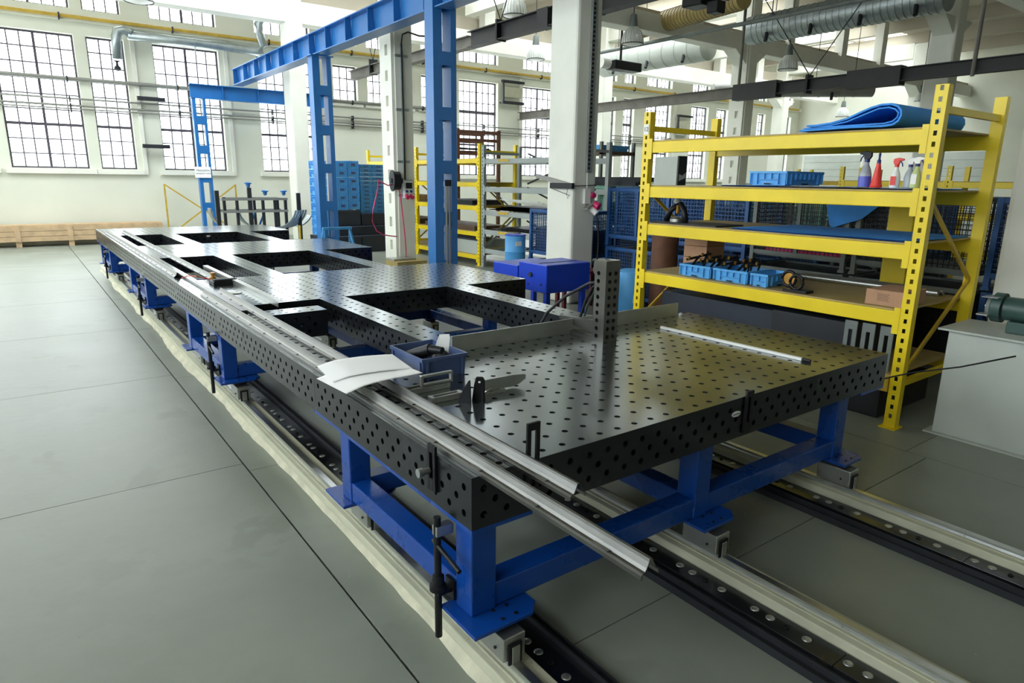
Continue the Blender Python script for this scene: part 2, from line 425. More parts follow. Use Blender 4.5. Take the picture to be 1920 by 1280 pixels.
# ------------------------------------------------------------------ welding tables
TX, TY, TZ = 1.135, 1.75, .85
def frange(a, b, st):
    n = int(round((b-a)/st)); return [a+st*i for i in range(n+1)]
def top_cells(L, pitch=.1):
    n = int(L/pitch+1e-6); mrg = (L-n*pitch)/2
    return ([0] if mrg > 1e-4 else [])+[mrg+pitch*i for i in range(n+1)]+([L] if mrg > 1e-4 else []), (1 if mrg > 1e-4 else 0), n
def side_panel(parent, O, U, N, L):
    """200 mm high flank with three staggered rows of 28 mm bores"""
    us = [0]+[.025+.05*i for i in range(int((L-.05)/.05+1e-6)+1)]
    if L-us[-1] > 1e-4: us.append(L)
    vs = [0, .025, .075, .125, .175, .2]; n = len(us)-1
    mb = MB()
    perforated(mb, O, U, (0,0,-1), N, us, vs, lambda i, j: 1 <= j <= 3 and 0 < i < n-(0 if L-us[-1] > 0 else 0) and us[i+1]-us[i] > .049 and (i+j) % 2 == 0 and i < n-1, t=.022)
    return obj('side_panel', mb, 'side', parent)
def table(name, label, x0, y0, x1, y1, sides='nsew', group=None, cat='table'):
    t = thing(name, label, cat, ((x0+x1)/2, (y0+y1)/2, TZ-.2), group)
    us, iu, nu = top_cells(x1-x0); vs, iv, nv = top_cells(y1-y0)
    mb = MB()
    perforated(mb, (x0,y0,TZ), (1,0,0), (0,1,0), (0,0,1), us, vs, lambda i, j: iu <= i < iu+nu and iv <= j < iv+nv, t=.025)
    for a, b, c, d in ((x0,y0,x1,y0),(x1,y0,x1,y1),(x1,y1,x0,y1),(x0,y1,x0,y0)):
        mb.add([(a,b,TZ),(c,d,TZ),(c,d,TZ-.003),(a,b,TZ-.003)], [(3,2,1,0)])
    obj('tabletop', mb, 'table', t)
    obj('light_block_plate', MB().box(x0+.024, y0+.024, TZ-.199, x1-.024, y1-.024, TZ-.193), 'black', t)  # added unseen plate shutting out light from below, so the bores stay dark
    if x1-x0 > 1:  # ribs added inside to block light passing between opposite flank bores
        for f in (.25, .5, .75): obj('light_block_rib', MB().box(x0+.03+(x1-x0-.06)*f-.006, y0+.03, TZ-.192, x0+.03+(x1-x0-.06)*f+.006, y1-.03, TZ-.027), 'black', t)
        obj('light_block_rib', MB().box(x0+.03, (y0+y1)/2+.0245, TZ-.192, x1-.03, (y0+y1)/2+.0305, TZ-.027), 'black', t)
    elif y1-y0 > 1: obj('light_block_rib', MB().box((x0+x1)/2-.004, y0+.03, TZ-.192, (x0+x1)/2+.004, y1-.03, TZ-.027), 'black', t)
    e = .0004
    if 's' in sides: side_panel(t, (x0, y0-e, TZ-.002), (1,0,0), (0,-1,0), x1-x0)
    if 'n' in sides: side_panel(t, (x0, y1+e, TZ-.002), (1,0,0), (0,1,0), x1-x0)
    if 'w' in sides: side_panel(t, (x0-e, y0, TZ-.002), (0,1,0), (-1,0,0), y1-y0)
    if 'e' in sides: side_panel(t, (x1+e, y0, TZ-.002), (0,1,0), (1,0,0), y1-y0)
    return t
LU = 3.0
BLK = [(0, 1.5), (3.6, 5.2), (7.3, 9.0), (11.0, 12.7)]
names = ['perforated steel welding table nearest the camera, bars and brackets lying on it',
 'second welding table across the line, in front of the column with the cable reel',
 'third perforated welding table across the line, right end in front of the tall blue post',
 'farthest perforated welding table, at the back wall end of the line']
tabs = []
def frame(t, y0, y1, cs):
    """blue trestle frame under one table with feet, roller carriages and screw jacks"""
    ya, yb = y0+.04, y1-.36
    XL = (1.16, 2.43, 3.70)
    for y in (ya, yb):
        for x in XL:
            obj('leg', MB().box(x, y, .265, x+.11, y+.11, .632), 'legblue', t, bevel=.006)
    mb_ = lambda *a: obj('rail', MB().box(*a), 'legblue', t, bevel=.006)
    for y in (ya, yb): mb_(XL[0]+.11, y+.005, .27, XL[1], y+.105, .37); mb_(XL[1]+.11, y+.005, .27, XL[2], y+.105, .37)
    for x in XL: mb_(x+.005, ya+.11, .27, x+.105, yb, .37)
    obj('flange', MB().box(TX, y0, .632, TX+.27, y1+.03, .648), 'legblue', t)
    obj('flange', MB().box(TX+LU-.27, y0, .632, TX+LU, y1+.03, .648), 'legblue', t)
    for y, s in ((ya, -1), (yb, 1)):
        for q, x in enumerate(XL):
            cx = (1.27, 2.51, 3.75)[q]
            yy = y-.10 if s < 0 else y-.02
            px0 = min(x-.05, cx-.15) if q == 0 else x-.04
            fp = obj('foot_plate', MB().prism([(px0, yy), (cx+.10, yy), (cx+.15, yy+.05), (cx+.15, yy+.24), (px0, yy+.24)], (0,0,.25), (1,0,0), (0,1,0), (0,0,.015)), 'legblue', t, bevel=.002)
            for dx, dy in ((.02,.03),(.08,.03),(.02,.09),(.08,.09)):
                obj('bolt', MB().cyl((cx+dx-.04, yy+dy, .262), (cx+dx-.04, yy+dy, .27), .007, 8), 'black', fp)
            cy = yy+.09
            obj('damper', MB().lathe([(.05, 0), (.062, .008), (.062, .02), (.055, .03)], cx, cy, .219, 20), 'rubber', t, smooth=True)
            c = obj('carriage', MB().box(cx-.05, cy-.11, .12, cx+.05, cy+.09, .218), 'alu', t, bevel=.004)
            obj('end_cap', MB().box(cx-.03, cy-.118, .105, cx+.03, cy-.111, .19), 'black', c)
            obj('wiper', MB().box(cx-.018, cy-.123, .11, cx+.018, cy-.119, .18), 'alu', c, bevel=.002)
            for zz in (.14,): obj('screw', MB().cyl((cx-.056, cy-.06, zz+.02), (cx-.05, cy-.06, zz+.02), .006, 8), 'black', c)
    # screw jack beside the near left leg
    jx, jy = 1.10, ya+.14
    j = obj('screw_jack', MB().cyl((jx, jy, .13), (jx, jy, .635), .014, 12), 'black', t, smooth=True)
    obj('tee_handle', MB().cyl((jx, jy+.03, .525), (jx-.01, jy-.17, .50), .009, 10), 'black', j, smooth=True)
    obj('nut', MB().lathe([(.02, 0), (.033, .004), (.033, .022), (.024, .026), (.024, .06), (.016, .065)], jx, jy, .33, 16), 'black', j, smooth=True)
    obj('bracket', MB().box(jx-.01, jy-.02, .315, 1.16, jy+.02, .33).box(1.15, jy-.03, .28, 1.162, jy+.03, .36), 'black', j)
    obj('top_block', MB().box(jx-.012, jy-.018, .56, 1.16, jy+.018, .60), 'alu', j, bevel=.002)
for i, (a, b) in enumerate(BLK):
    t = table('welding_table' if i == 0 else 'welding_table', names[i], TX, TY+a, TX+LU, TY+b)
    frame(t, TY+a, TY+b, 1); tabs.append(t)
# maker's oval badge on the front flank
def badge(t, x, y, z, sx=.034, sz=.014):
    mb = MB(); N = 24
    mb.prism([(sx*c_(2*math.pi*i/N), sz*s_(2*math.pi*i/N)) for i in range(N)], (x, y-.0045, z), (1,0,0), (0,0,1), (0,.002,0))
    b = obj('badge', mb, 'white', t)
    b['label'] = 'small white oval maker badge'
    q = put(bpy.data.objects.new('badge_text', bpy.data.curves.new('badge_text', 'FONT'))); q.data.body = 'SIEGMUND'
    q.data.size = .011; q.data.align_x = 'CENTER'; q.data.align_y = 'CENTER'; q.data.materials.append(M['text'])
    q.rotation_euler = (math.pi/2, 0, 0); q.parent = b; q.location = Vector((x, y-.006, z))-OFF[t.name]; q.data.extrude = .0003
    solid_text(q)
badge(tabs[0], 2.63, 1.75, .775)
badge(tabs[3], 2.70, TY+11.0, .79)
ordn = ['nearest', 'second', 'farthest']
for g in range(3):
    a, b = TY+BLK[g][1], TY+BLK[g+1][0]; e = .0015
    nm = ordn[g]
    table('connecting_beam', 'narrow perforated steel beam on the outer left edge, in the %s open gap between tables' % nm, TX, a+e, TX+.2, b-e, 'we', cat='beam')
    table('connecting_beam', 'narrow perforated steel beam in the middle of the %s open gap between tables' % nm, TX+.82, a+e, TX+1.04, b-e, 'we', cat='beam')
    table('connecting_beam', 'narrow perforated steel beam on the right side of the %s open gap between tables' % nm, TX+2.06, a+e, TX+2.28, b-e, 'we', cat='beam')
st = table('perforated_block', 'short perforated steel block reaching in from the left beam inside the nearest gap', TX+.2+.002, TY+3.12, TX+.7, TY+3.32, 'sne', cat='block')
# grille bars lying in the far left opening
for i, y in enumerate((13.0, 13.32, 13.62)):
    y -= .0
    tag(obj('flat_bar', MB().box(TX+.21, y-1.85+.0, .70, TX+.81, y-1.80, .72), 'alu'), 'pale flat bar crossing the far left opening, %s from the wall' % ['third', 'second', 'nearest'][i], 'bar')
    # carried by small brackets on both sides
# far opening ledgers under them
led = obj('ledger', MB().box(TX+.203, 11.05, .66, TX+.225, 12.0, .70).box(TX+.795, 11.05, .66, TX+.817, 12.0, .70), 'dark')
tag(led, 'dark ledger pair carrying the pale flat bars in the far left opening', 'ledger')

# ------------------------------------------------------------------ floor tracks
bolt_me = bpy.data.meshes.new('bolt'); b_ = MB().lathe([(.019, 0), (.019, .002), (.015, .004)], 0, 0, 0, 12); bolt_me.from_pydata(b_.v, [], b_.f); bolt_me.materials.append(M['alu']); bolt_me.shade_smooth()
cap_me = bpy.data.meshes.new('socket_screw'); b_ = MB().lathe([(.012, 0), (.012, .006), (.007, .006), (.007, .002)], 0, 0, 0, 10); cap_me.from_pydata(b_.v, [], b_.f); cap_me.materials.append(M['black'])
def track(label, xc, mirror):
    s = -1 if mirror else 1
    t = thing('floor_track', label, 'track', (xc, 7, 0)); Y0, Y1 = -.6, 15.2
    def X(a): return xc-s*a      # a measured towards the plate side
    def bx(nm, a, b, z0, z1, m, **k): return obj(nm, MB().box(X(a), Y0, z0, X(b), Y1, z1), m, t, **k)
    bx('track_bed', -.075, .085, 0, .082, 'cream', bevel=.006)
    obj('guide_rail', MB().prism([(-.016, 0), (.016, 0), (.013, .012), (.017, .02), (.017, .028), (-.017, .028), (-.017, .02), (-.013, .012)], (xc, Y0, .082), (1,0,0), (0,0,1), (0,Y1-Y0,0)), 'railsteel', t)
    obj('bed_lip', MB().box(X(-.045), Y0, .082, X(-.038), Y1, .086).box(X(.038), Y0, .082, X(.045), Y1, .086), 'cream', t)
    g = .098
    y = Y0
    while y < Y1:
        e = min(y+1.6, Y1); obj('track_plate', MB().box(X(g), y+.001, .0, X(g+.115), e-.001, .046), 'plate', t, bevel=.0015); y += 1.6
    bx('channel', g+.117, g+.155, 0, .03, 'dark'); bx('channel', g+.155, g+.162, 0, .05, 'dark'); bx('channel', g+.162, g+.20, 0, .022, 'dark'); bx('channel', g+.20, g+.206, 0, .036, 'dark')
    if mirror: bx('rusty_liner', .087, .097, 0, .06, 'rust')
    y = Y0+.1; i = 0
    while y < Y1-.05 and i < 140:
        o = put(bpy.data.objects.new('bolt' if i % 4 != 1 else 'socket_screw', bolt_me if i % 4 != 1 else cap_me))
        o.parent = t; o.location = Vector((X(g+.055), y, .0462))-OFF[t.name]; y += (.09, .075, .075, .17)[i % 4]; i += 1
    y = Y0+.25
    while y < 8:
        o = put(bpy.data.objects.new('bolt', cap_me)); o.parent = t; o.location = Vector((X(g+.181), y, .0221))-OFF[t.name]; y += .62
    return t
tl = track('left floor track with rough pale grout along its outer edge', 1.27, True)
track('middle floor track with bolted plates running under the tables', 2.51, False)
track('right floor track with yellowish bolted plates beside the yellow rack', 3.735, False)
# ragged grout edge
edge = []; y = -.6; w_ = .03
while y < 15.2:
    w_ = min(.06, max(.012, w_+random.uniform(-.012, .012)))
    edge.append((1.194-w_, y)); y += .11
poly = edge+[(1.194, 15.2), (1.194, -.6)]
mb = MB(); n_ = len(edge)
for i in range(n_-1):
    a, b = edge[i], edge[i+1]
    mb.add([(a[0],a[1],0.001),(1.194,a[1],0.001),(1.194,b[1],.001),(b[0],b[1],.001),(a[0]+.004,a[1],.008),(1.194,a[1],.04),(1.194,b[1],.04),(b[0]+.004,b[1],.008)],
           [(4,5,6,7),(0,4,7,3)])
obj('grout_edge', mb, 'grout', tl)

# ------------------------------------------------------------------ things lying on the tables
def cap_profile(label, x, y0, y1, h=.052, w=.064, tabs_=True):
    ln = [(0,0),(0,.012),(.005,.016),(.013*w/.064,.019),(.019*w/.064,.028),(.026*w/.064,h*.84),(w*.45,h*.985),(w*.5,h),(w*.55,h*.985),(w*.62,h*.86),(w*.86,.017),(w,.011),(w,0)]
    t = thing('steel_profile', label, 'steel profile', (x+w/2, (y0+y1)/2, TZ), )
    obj('profile_body', MB().sheet(ln, (x, y0, TZ+.001), (1,0,0), (0,0,1), (0,y1-y0,0), .0028), 'bar', t)
    if tabs_:
        y = y0+.13
        while y < y1-.1:
            obj('lip_tab', MB().prism([(0,.0),(.05,0),(.058,.01),(-.008,.01)], (x+.003, y, TZ+.015), (0,1,0), (.8,0,.6), (-.004,0,.004)), 'bar', t); y += .31
    return t
cap_profile('long ridge-shaped steel profile overhanging the near table corner, outermost one', 1.165, 1.0, 6.0)
cap_profile('long ridge-shaped steel profile second from the left edge, ending just past the near table', 1.302, 1.43, 6.02)
cap_profile('ridge-shaped steel profile along the far outer left edge of the tables', 1.175, 7.2, 13.2)
cap_profile('ridge-shaped steel profile crossing the far left openings, inner of the far pair', 1.43, 6.9, 13.3)
o = obj('flat_steel', MB().box(1.248, 5.05, TZ+.001, 1.292, 7.46, TZ+.022), 'bar', bevel=.002); tag(o, 'light flat steel bar beside the junction of the ridge profiles', 'steel bar')
o = obj('angle_profile', MB().sheet([(0,.0),(0,.045),(.045,.045)], (1.55, 5.15, TZ+.001), (1,0,0), (0,0,1), (0,2.55,0), .004), 'alu'); tag(o, 'bright angle profile lying over the second table and the opening', 'angle profile')
# small tool pile between the profiles
t = thing('toolbox', 'flat black tool tray with a brass fitting on the second table', 'tool tray', (1.5, 6.6, TZ))
obj('tray', MB().box(1.38, 6.48, TZ, 1.60, 6.68, TZ+.035), 'black', t, bevel=.004); obj('lid', MB().box(1.39, 6.5, TZ+.036, 1.59, 6.57, TZ+.055), 'dark', t, bevel=.004)
t = thing('valve', 'small brass valve with red and copper leads beside the black tray', 'valve', (1.44, 6.85, TZ))
obj('body', MB().lathe([(.028,0),(.03,.03),(.018,.04),(.018,.06),(.024,.065),(.024,.075)], 1.46, 6.86, TZ, 14), 'brass', t, smooth=True)
obj('lead', MB().path([(1.45,6.85,TZ+.01),(1.36,6.9,TZ+.03),(1.3,6.8,TZ+.06),(1.24,6.9,TZ+.055),(1.2,6.95,TZ+.03)], .004, 6), 'red', t)
obj('base', MB().box(1.42, 6.80, TZ, 1.56, 6.95, TZ+.012), 'black', t)
o = obj('sanding_disc', MB().lathe([(.0,0),(.058,0),(.062,.004),(.058,.008),(.02,.006)], 1.44, 6.0, TZ, 20), 'white', smooth=True); tag(o, 'grey round disc lying beside the flat steel bar', 'disc')

# drawing sheets
def sheet_mesh(x0, y0, ang, w, l, f, nu=14, nv=14, t=.0012):
    ca, sa = c_(ang), s_(ang); mb = MB(); vs = []
    for k in (t, 0):
        for i in range(nu+1):
            for j in range(nv+1):
                a, b = w*i/nu, l*j/nv
                vs.append((x0+a*ca-b*sa, y0+a*sa+b*ca, f(a/w, b/l)+k))
    q = (nu+1)*(nv+1); fs = []
    for i in range(nu):
        for j in range(nv):
            a = i*(nv+1)+j; fs += [(a, a+nv+1, a+nv+2, a+1), (q+a, q+a+1, q+a+nv+2, q+a+nv+1)]
    for i in range(nu): fs += [(i*(nv+1), q+i*(nv+1), q+(i+1)*(nv+1), (i+1)*(nv+1)), (i*(nv+1)+nv, (i+1)*(nv+1)+nv, q+(i+1)*(nv+1)+nv, q+i*(nv+1)+nv)]
    return mb.add(vs, fs)
pf = lambda a, b: .914+.012*math.sin(a*3.0)*(1-b*.4)+.02*max(0, a-.75)*4*.3-.03*max(0, .22-a)*2
o = obj('drawing_sheet', sheet_mesh(1.085, 2.70, math.radians(5), .41, .30, pf), 'paper', smooth='all'); tag(o, 'large white drawing sheet draped over the two ridge profiles, lower one', 'paper')
pf2 = lambda a, b: .922+.010*math.sin(a*3.2)-.02*max(0, .2-a)*3+.01*b
o = obj('drawing_sheet', sheet_mesh(1.09, 2.87, math.radians(-5), .40, .27, pf2), 'paper', smooth='all'); tag(o, 'upper white sheet of paper lying half over the lower drawing sheet', 'paper')
mb = MB()
for i in range(7): mb.box(1.14+.0*i, 2.86+.016*i, .9268, 1.14+.05+.02*(i % 3), 2.861+.016*i, .927)
# grey blue crate with angle grinder
def open_box(mb, x0, y0, z0, x1, y1, z1, t=.004, tp=.012):
    """tapered open box"""
    for (ax, ay, bx, by) in ((x0,y0,x1,y0),(x1,y0,x1,y1),(x1,y1,x0,y1),(x0,y1,x0,y0)):
        pass
    o = [(x0+tp,y0+tp),(x1-tp,y0+tp),(x1-tp,y1-tp),(x0+tp,y1-tp)]; O = [(x0,y0),(x1,y0),(x1,y1),(x0,y1)]
    i = [(x0+tp+t,y0+tp+t),(x1-tp-t,y0+tp+t),(x1-tp-t,y1-tp-t),(x0+tp+t,y1-tp-t)]; I = [(x0+t,y0+t),(x1-t,y0+t),(x1-t,y1-t),(x0+t,y1-t)]
    vs = [(a,b,z0) for a,b in o]+[(a,b,z1) for a,b in O]+[(a,b,z0+t) for a,b in i]+[(a,b,z1) for a,b in I]
    fs = [(3,2,1,0),(8,9,10,11)]
    for k_ in range(4):
        q = (k_+1) % 4; fs += [(k_,q,4+q,4+k_),(8+q,8+k_,12+k_,12+q),(4+k_,4+q,12+q,12+k_)]
    return mb.add(vs, fs)
def crate(label, x0, y0, z0, L, Wd, H, material, group=None, name='plastic_crate', cat='crate', rim=.018, ribs=True, notch=True, mid=False):
    x1, y1, z1 = x0+L, y0+Wd, z0+H
    t = thing(name, label, cat, ((x0+x1)/2, (y0+y1)/2, z0), group)
    g = .006 if not ribs else .016
    b = open_box(MB(), x0+g, y0+g, z0, x1-g, y1-g, z1, tp=.006)
    obj('shell', b, material, t)
    r = MB()
    for zz in (z1-rim, z1-rim-.05 if H > .12 else None):
        if zz is None: continue
        h = rim if zz > z1-rim-.001 else .006
        r.box(x0, y0, zz, x1, y0+.007, zz+h); r.box(x0, y1-.007, zz, x1, y1, zz+h); r.box(x0, y0+.007, zz, x0+.007, y1-.007, zz+h); r.box(x1-.007, y0+.007, zz, x1, y1-.007, zz+h)
    obj('rim', r, material, t)
    if ribs:
        r = MB(); n1 = max(2, int(L/.07)); n2 = max(2, int(Wd/.07)); zt = z1-rim
        for i in range(n1+1):
            x = x0+.01+(L-.026)*i/n1; lo = z0+.01 if not notch or abs(i-n1/2) > n1*.25 else z0+H*.42
            r.box(x, y0, lo, x+.006, y0+.022, zt); r.box(x, y1-.022, lo, x+.006, y1, zt)
        for i in range(n2+1):
            y = y0+.01+(Wd-.026)*i/n2; lo = z0+.01 if not notch or abs(i-n2/2) > n2*.25 else z0+H*.42
            r.box(x0, y, lo, x0+.022, y+.006, zt); r.box(x1-.022, y, lo, x1, y+.006, zt)
        if notch:
            r.box(x0, y0+Wd*.24, z0+H*.40, x0+.012, y0+Wd*.76, z0+H*.44); r.box(x0+L*.24, y0, z0+H*.40, x0+L*.76, y0+.012, z0+H*.44)
        obj('rib_grid', r, material, t)
        if mid: obj('hand_hole', MB().box(x0+L*.33, y0-.002, z0+H*.38, x0+L*.67, y0+.02, z0+H*.68), 'craten', t)
        elif notch: obj('hand_hole', MB().box(x0-.001, y0+Wd*.42, z0+H*.06, x0+.004, y0+Wd*.58, z0+H*.16).box(x0+L*.42, y0-.001, z0+H*.06, x0+L*.58, y0+.004, z0+H*.16), 'black', t)
    return t
crate('slate blue open box holding an angle grinder, on the near table', 1.535, 2.82, TZ, .27, .36, .112, 'craten', name='storage_box', cat='box', notch=False, ribs=False)
bx_ = [o for o in bpy.data.objects if o.get('label', '').startswith('slate blue open box')][0]
for q in ((1.533,2.84,1.54,2.855),(1.533,3.14,1.54,3.155),(1.56,2.818,1.575,2.824),(1.77,2.818,1.785,2.824)): obj('corner_rib', MB().box(q[0],q[1],TZ,q[2],q[3],TZ+.1), 'craten', bx_)
t = thing('angle_grinder', 'black angle grinder with grey gear head inside the slate blue box', 'grinder', (1.66, 3.0, TZ+.02))
obj('motor_body', MB().cyl((1.60,3.12,TZ+.05),(1.67,2.97,TZ+.115),.032,16), 'black', t, smooth=True)
obj('grip', MB().cyl((1.67,2.97,TZ+.115),(1.70,2.90,TZ+.118),.026,16,.02), 'black', t, smooth=True)
obj('gear_head', MB().lathe([(.02,0),(.036,.01),(.036,.035),(.024,.05)],1.71,2.92,TZ+.06,16), 'dark', t, smooth=True)
obj('disc_guard', MB().lathe([(.01,0),(.055,0),(.055,.018),(.05,.02)],1.71,2.93,TZ+.035,20), 'alu', t, smooth=True)
obj('cord', MB().path([(1.60,3.12,TZ+.05),(1.58,3.05,TZ+.02),(1.63,2.93,TZ+.015),(1.72,3.05,TZ+.02),(1.74,3.12,TZ+.03)], .005, 6), 'rubber', t)
t = obj('folded_leaflet', MB().sheet([(0,0),(.01,.07),(.03,.15),(.045,.17),(.055,.13),(.07,.02)], (1.715, 2.99, TZ+.01), (0,1,0), (.28,0,.95), (.05,-.02,0), .001), 'paper'); tag(t, 'white folded leaflet standing upright in the slate blue box', 'leaflet')

# aluminium upstand at the back of the near table
o = obj('aluminium_strip', MB().box(1.955, 3.222, TZ, 3.965, 3.232, TZ+.098), 'alu', bevel=.001); tag(o, 'long pale aluminium strip standing on edge at the back of the near table', 'metal strip')
o = obj('small_knob', MB().lathe([(.014,0),(.016,.012),(.006,.02)], 3.99, 3.215, TZ, 12), 'white', smooth=True); tag(o, 'tiny pale stud at the right end of the aluminium strip', 'stud')
t = thing('metal_ruler', 'thin white bar with a dark tip lying on the near table right half', 'bar', (3.54, 2.46, TZ))
obj('bar', MB().prism([(3.495,2.985),(3.525,1.955),(3.548,1.956),(3.518,2.99)], (0,0,TZ+.001), (1,0,0), (0,1,0), (0,0,.016)), 'white', t, bevel=.001)
obj('tip', MB().cyl((3.537,1.955,TZ+.01),(3.538,1.905,TZ+.009),.009,10), 'black', t)
# clamping square tower
t = thing('clamping_tower', 'tall black perforated clamping square standing on the near table', 'clamping square', (2.93, 2.95, TZ))
x0, y0, x1, y1, zt = 2.865, 2.90, 2.985, 3.0, 1.365
us = [0,.01]+[.01+.05*i for i in range(1,11)]+[zt-TZ]
mb = MB()
perforated(mb, (x0,y0,TZ), (1,0,0), (0,0,1), (0,-1,0), [0,.01,.06,.11,.12], us, lambda i, j: i in (1,2) and 1 <= j <= 9, r=.014, t=.018)
o = obj('front_plate', mb, 'tower', t)
mb = MB(); perforated(mb, (x0,y0,TZ), (0,1,0), (0,0,1), (-1,0,0), [0,.045-.005,.09,.1], us, lambda i, j: i == 1 and 1 <= j <= 9, r=.014, t=.018)
obj('side_plate', mb, 'tower', t)
obj('back_plate', MB().box(x1-.012,y0+.001,TZ,x1,y1,zt-.002).box(x0+.001,y1-.012,TZ,x1-.012,y1,zt-.002), 'tower', t)
mb = MB(); perforated(mb, (x0,y0,zt), (1,0,0), (0,1,0), (0,0,1), [0,.03,.09,.12], [0,.025,.075,.1], lambda i, j: i == 1 and j == 1, r=.02, t=.01)
obj('top_plate', mb, 'table', t)
# slotted foot reaching back left, curved web
obj('web', MB().prism([(0,0),(0,.5),(.04,.5),(.05,.44),(.02,.40),(.012,.16),(.03,.12),(.36,.10),(.36,.075),(.03,.03),(.36,.02),(.36,0)], (x0+.03, y1, TZ), (0,1,0), (0,0,1), (.03,0,0)), 'tower', t)
obj('foot', MB().box(x0+.01, y1, TZ, x0+.09, y1+.42, TZ+.02), 'tower', t)
# hoses hanging behind the tower
for i, (dx, dy) in enumerate(((0,.0),(.05,.03),(.03,.08))):
    o = obj('welding_cable', MB().path(([(2.93,3.02,1.22),(2.95,3.14,1.19),(2.93,3.34,1.08),(2.90,3.50,.94),(2.88,3.58,.80),(2.88,3.62,.5),(2.9,3.7,.2)], [(2.95,3.02,1.21),(2.97,3.12,1.17),(2.98,3.2,1.06),(3.0,3.26,.95),(3.02,3.33,.84),(3.05,3.4,.5),(3.08,3.5,.2)], [(2.97,3.02,1.20),(3.0,3.12,1.16),(3.02,3.22,1.02),(3.06,3.3,.90),(3.1,3.36,.78),(3.12,3.42,.5),(3.13,3.5,.2)])[i], .011-.002*i, 8), ('dark','rubber','darkgreen')[i], smooth='all')
    tag(o, ('thick grey cable looping down behind the clamping tower', 'thin black cable hanging behind the clamping tower', 'dark green hose hanging behind the clamping tower')[i], 'cable')

# slotted stop brackets at the middle of the near table
def slotted(mb, x0, y0, z0, x1, y1, z1, m=.012, axis='z'):
    """bar with an elongated slot through axis"""
    if axis == 'z':
        mb.box(x0,y0,z0,x0+m*1.6,y1,z1); mb.box(x1-m*1.6,y0,z0,x1,y1,z1); mb.box(x0+m*1.6,y0,z0,x1-m*1.6,y0+m,z1); mb.box(x0+m*1.6,y1-m,z0,x1-m*1.6,y1,z1)
    else:
        mb.box(x0,y0,z0,x0+m,y1,z1); mb.box(x1-m,y0,z0,x1,y1,z1); mb.box(x0+m,y0,z0,x1-m,y1,z0+m); mb.box(x0+m,y0,z1-m,x1-m,y1,z1)
    return mb
t = thing('stop_angle', 'pale steel stop angle with upright slotted leg beside the slate blue box', 'stop angle', (1.52, 2.68, TZ))
obj('upright_leg', slotted(MB(), 1.44, 2.655, TZ+.03, 1.615, 2.675, TZ+.085, axis='y', m=.013), 'alu', t, bevel=.003)
obj('base_leg', slotted(MB(), 1.36, 2.655, TZ+.0, 1.60, 2.715, TZ+.028, m=.012), 'alu', t, bevel=.002)
t = thing('stop_bar', 'flat pale slotted stop bar lying in front of the upright stop angle', 'stop bar', (1.47, 2.50, TZ))
obj('slotted_bar', slotted(MB(), 1.405, 2.49, TZ, 1.575, 2.535, TZ+.028, m=.012), 'alu', t, bevel=.002)
obj('end_fin', MB().prism([(-.035,0),(.03,0),(.03,.012),(.025,.11),(.018,.11),(-.03,.03)], (1.535,2.42,TZ), (.5,-.86,0), (0,0,1), (.006,.004,0)), 'black', t, bevel=.001)
t = thing('corner_stop', 'black upright corner stop with a round hole, right of the slotted stop bar', 'corner stop', (1.60, 2.40, TZ))
obj('upright', MB().prism([(-.03,0),(.03,0),(.03,.1),(.02,.115),(-.01,.115),(-.02,.08)], (1.60,2.41,TZ), (.78,-.62,0), (0,0,1), (.008,.01,0)), 'black', t, bevel=.002)
obj('gusset', MB().prism([(0,0),(.06,0),(.008,.1),(0,.1)], (1.61,2.40,TZ), (.7,.7,0), (0,0,1), (.006,-.006,0)), 'black', t)
obj('pin', MB().cyl((1.595,2.40,TZ+.095),(1.602,2.393,TZ+.095),.006,10), 'alu', t)
t = thing('angled_stop', 'thin pale angled stop on a slotted foot, right of the black corner stop', 'stop blade', (1.78, 2.47, TZ))
obj('blade', MB().prism([(0,0),(.20,0),(.235,.01),(.27,.03),(.27,.05),(.25,.055),(.19,.06),(0,.055)], (1.66,2.50,TZ+.005), (1,-.07,0), (0,0,1), (0,.006,0)), 'alu', t, bevel=.001)
obj('slotted_foot', slotted(MB(), 1.67, 2.455, TZ, 1.79, 2.495, TZ+.012, m=.008), 'alu', t, bevel=.001)
obj('loop_end', MB().path([(1.64,2.44,TZ+.01),(1.66,2.43,TZ+.03),(1.69,2.44,TZ+.035),(1.705,2.45,TZ+.02)], .006, 8), 'alu', t)
# screw clamps and stop bars on the table flanks
def edge_stop(label, x, y, face, ztop, zbot, knob=False):
    t = thing('edge_stop', label, 'edge stop', (x, y, zbot)); w, th = .058, .013
    hs = zbot+.05, ztop-.03
    if face == 's':
        mb = MB().box(x-w/2,y-th,zbot,x-w/2+.017,y-.001,ztop).box(x+w/2-.017,y-th,zbot,x+w/2,y-.001,ztop).box(x-w/2+.017,y-th,zbot,x+w/2-.017,y-.001,hs[0]).box(x-w/2+.017,y-th,hs[1],x+w/2-.017,y-.001,ztop)
        obj('slotted_body', mb, 'black', t, bevel=.002)
    else:
        mb = MB().box(x-th,y-w/2,zbot,x-.001,y-w/2+.017,ztop).box(x-th,y+w/2-.017,zbot,x-.001,y+w/2,ztop).box(x-th,y-w/2+.017,zbot,x-.001,y+w/2-.017,hs[0]).box(x-th,y-w/2+.017,hs[1],x-.001,y+w/2-.017,ztop)
        obj('slotted_body', mb, 'black', t, bevel=.002)
        if knob:
            obj('clamp_bolt', MB().cyl((x-th-.03,y+.01,zbot+.08),(x-th,y+.01,zbot+.08),.012,16).cyl((x-th-.05,y+.01,zbot+.08),(x-th-.03,y+.01,zbot+.08),.017,16), 'railsteel', t, smooth=True)
    return t
edge_stop('black slotted stop bar standing up at the front edge of the near table', 1.395, 1.75, 's', 1.0, .70)
edge_stop('black stop bar bolted to the right part of the front flank', 2.72, 1.75, 's', .875, .665)
edge_stop('black stop bar with a bright bolt on the near end of the left flank', 1.135, 2.01, 'w', .885, .70, True)

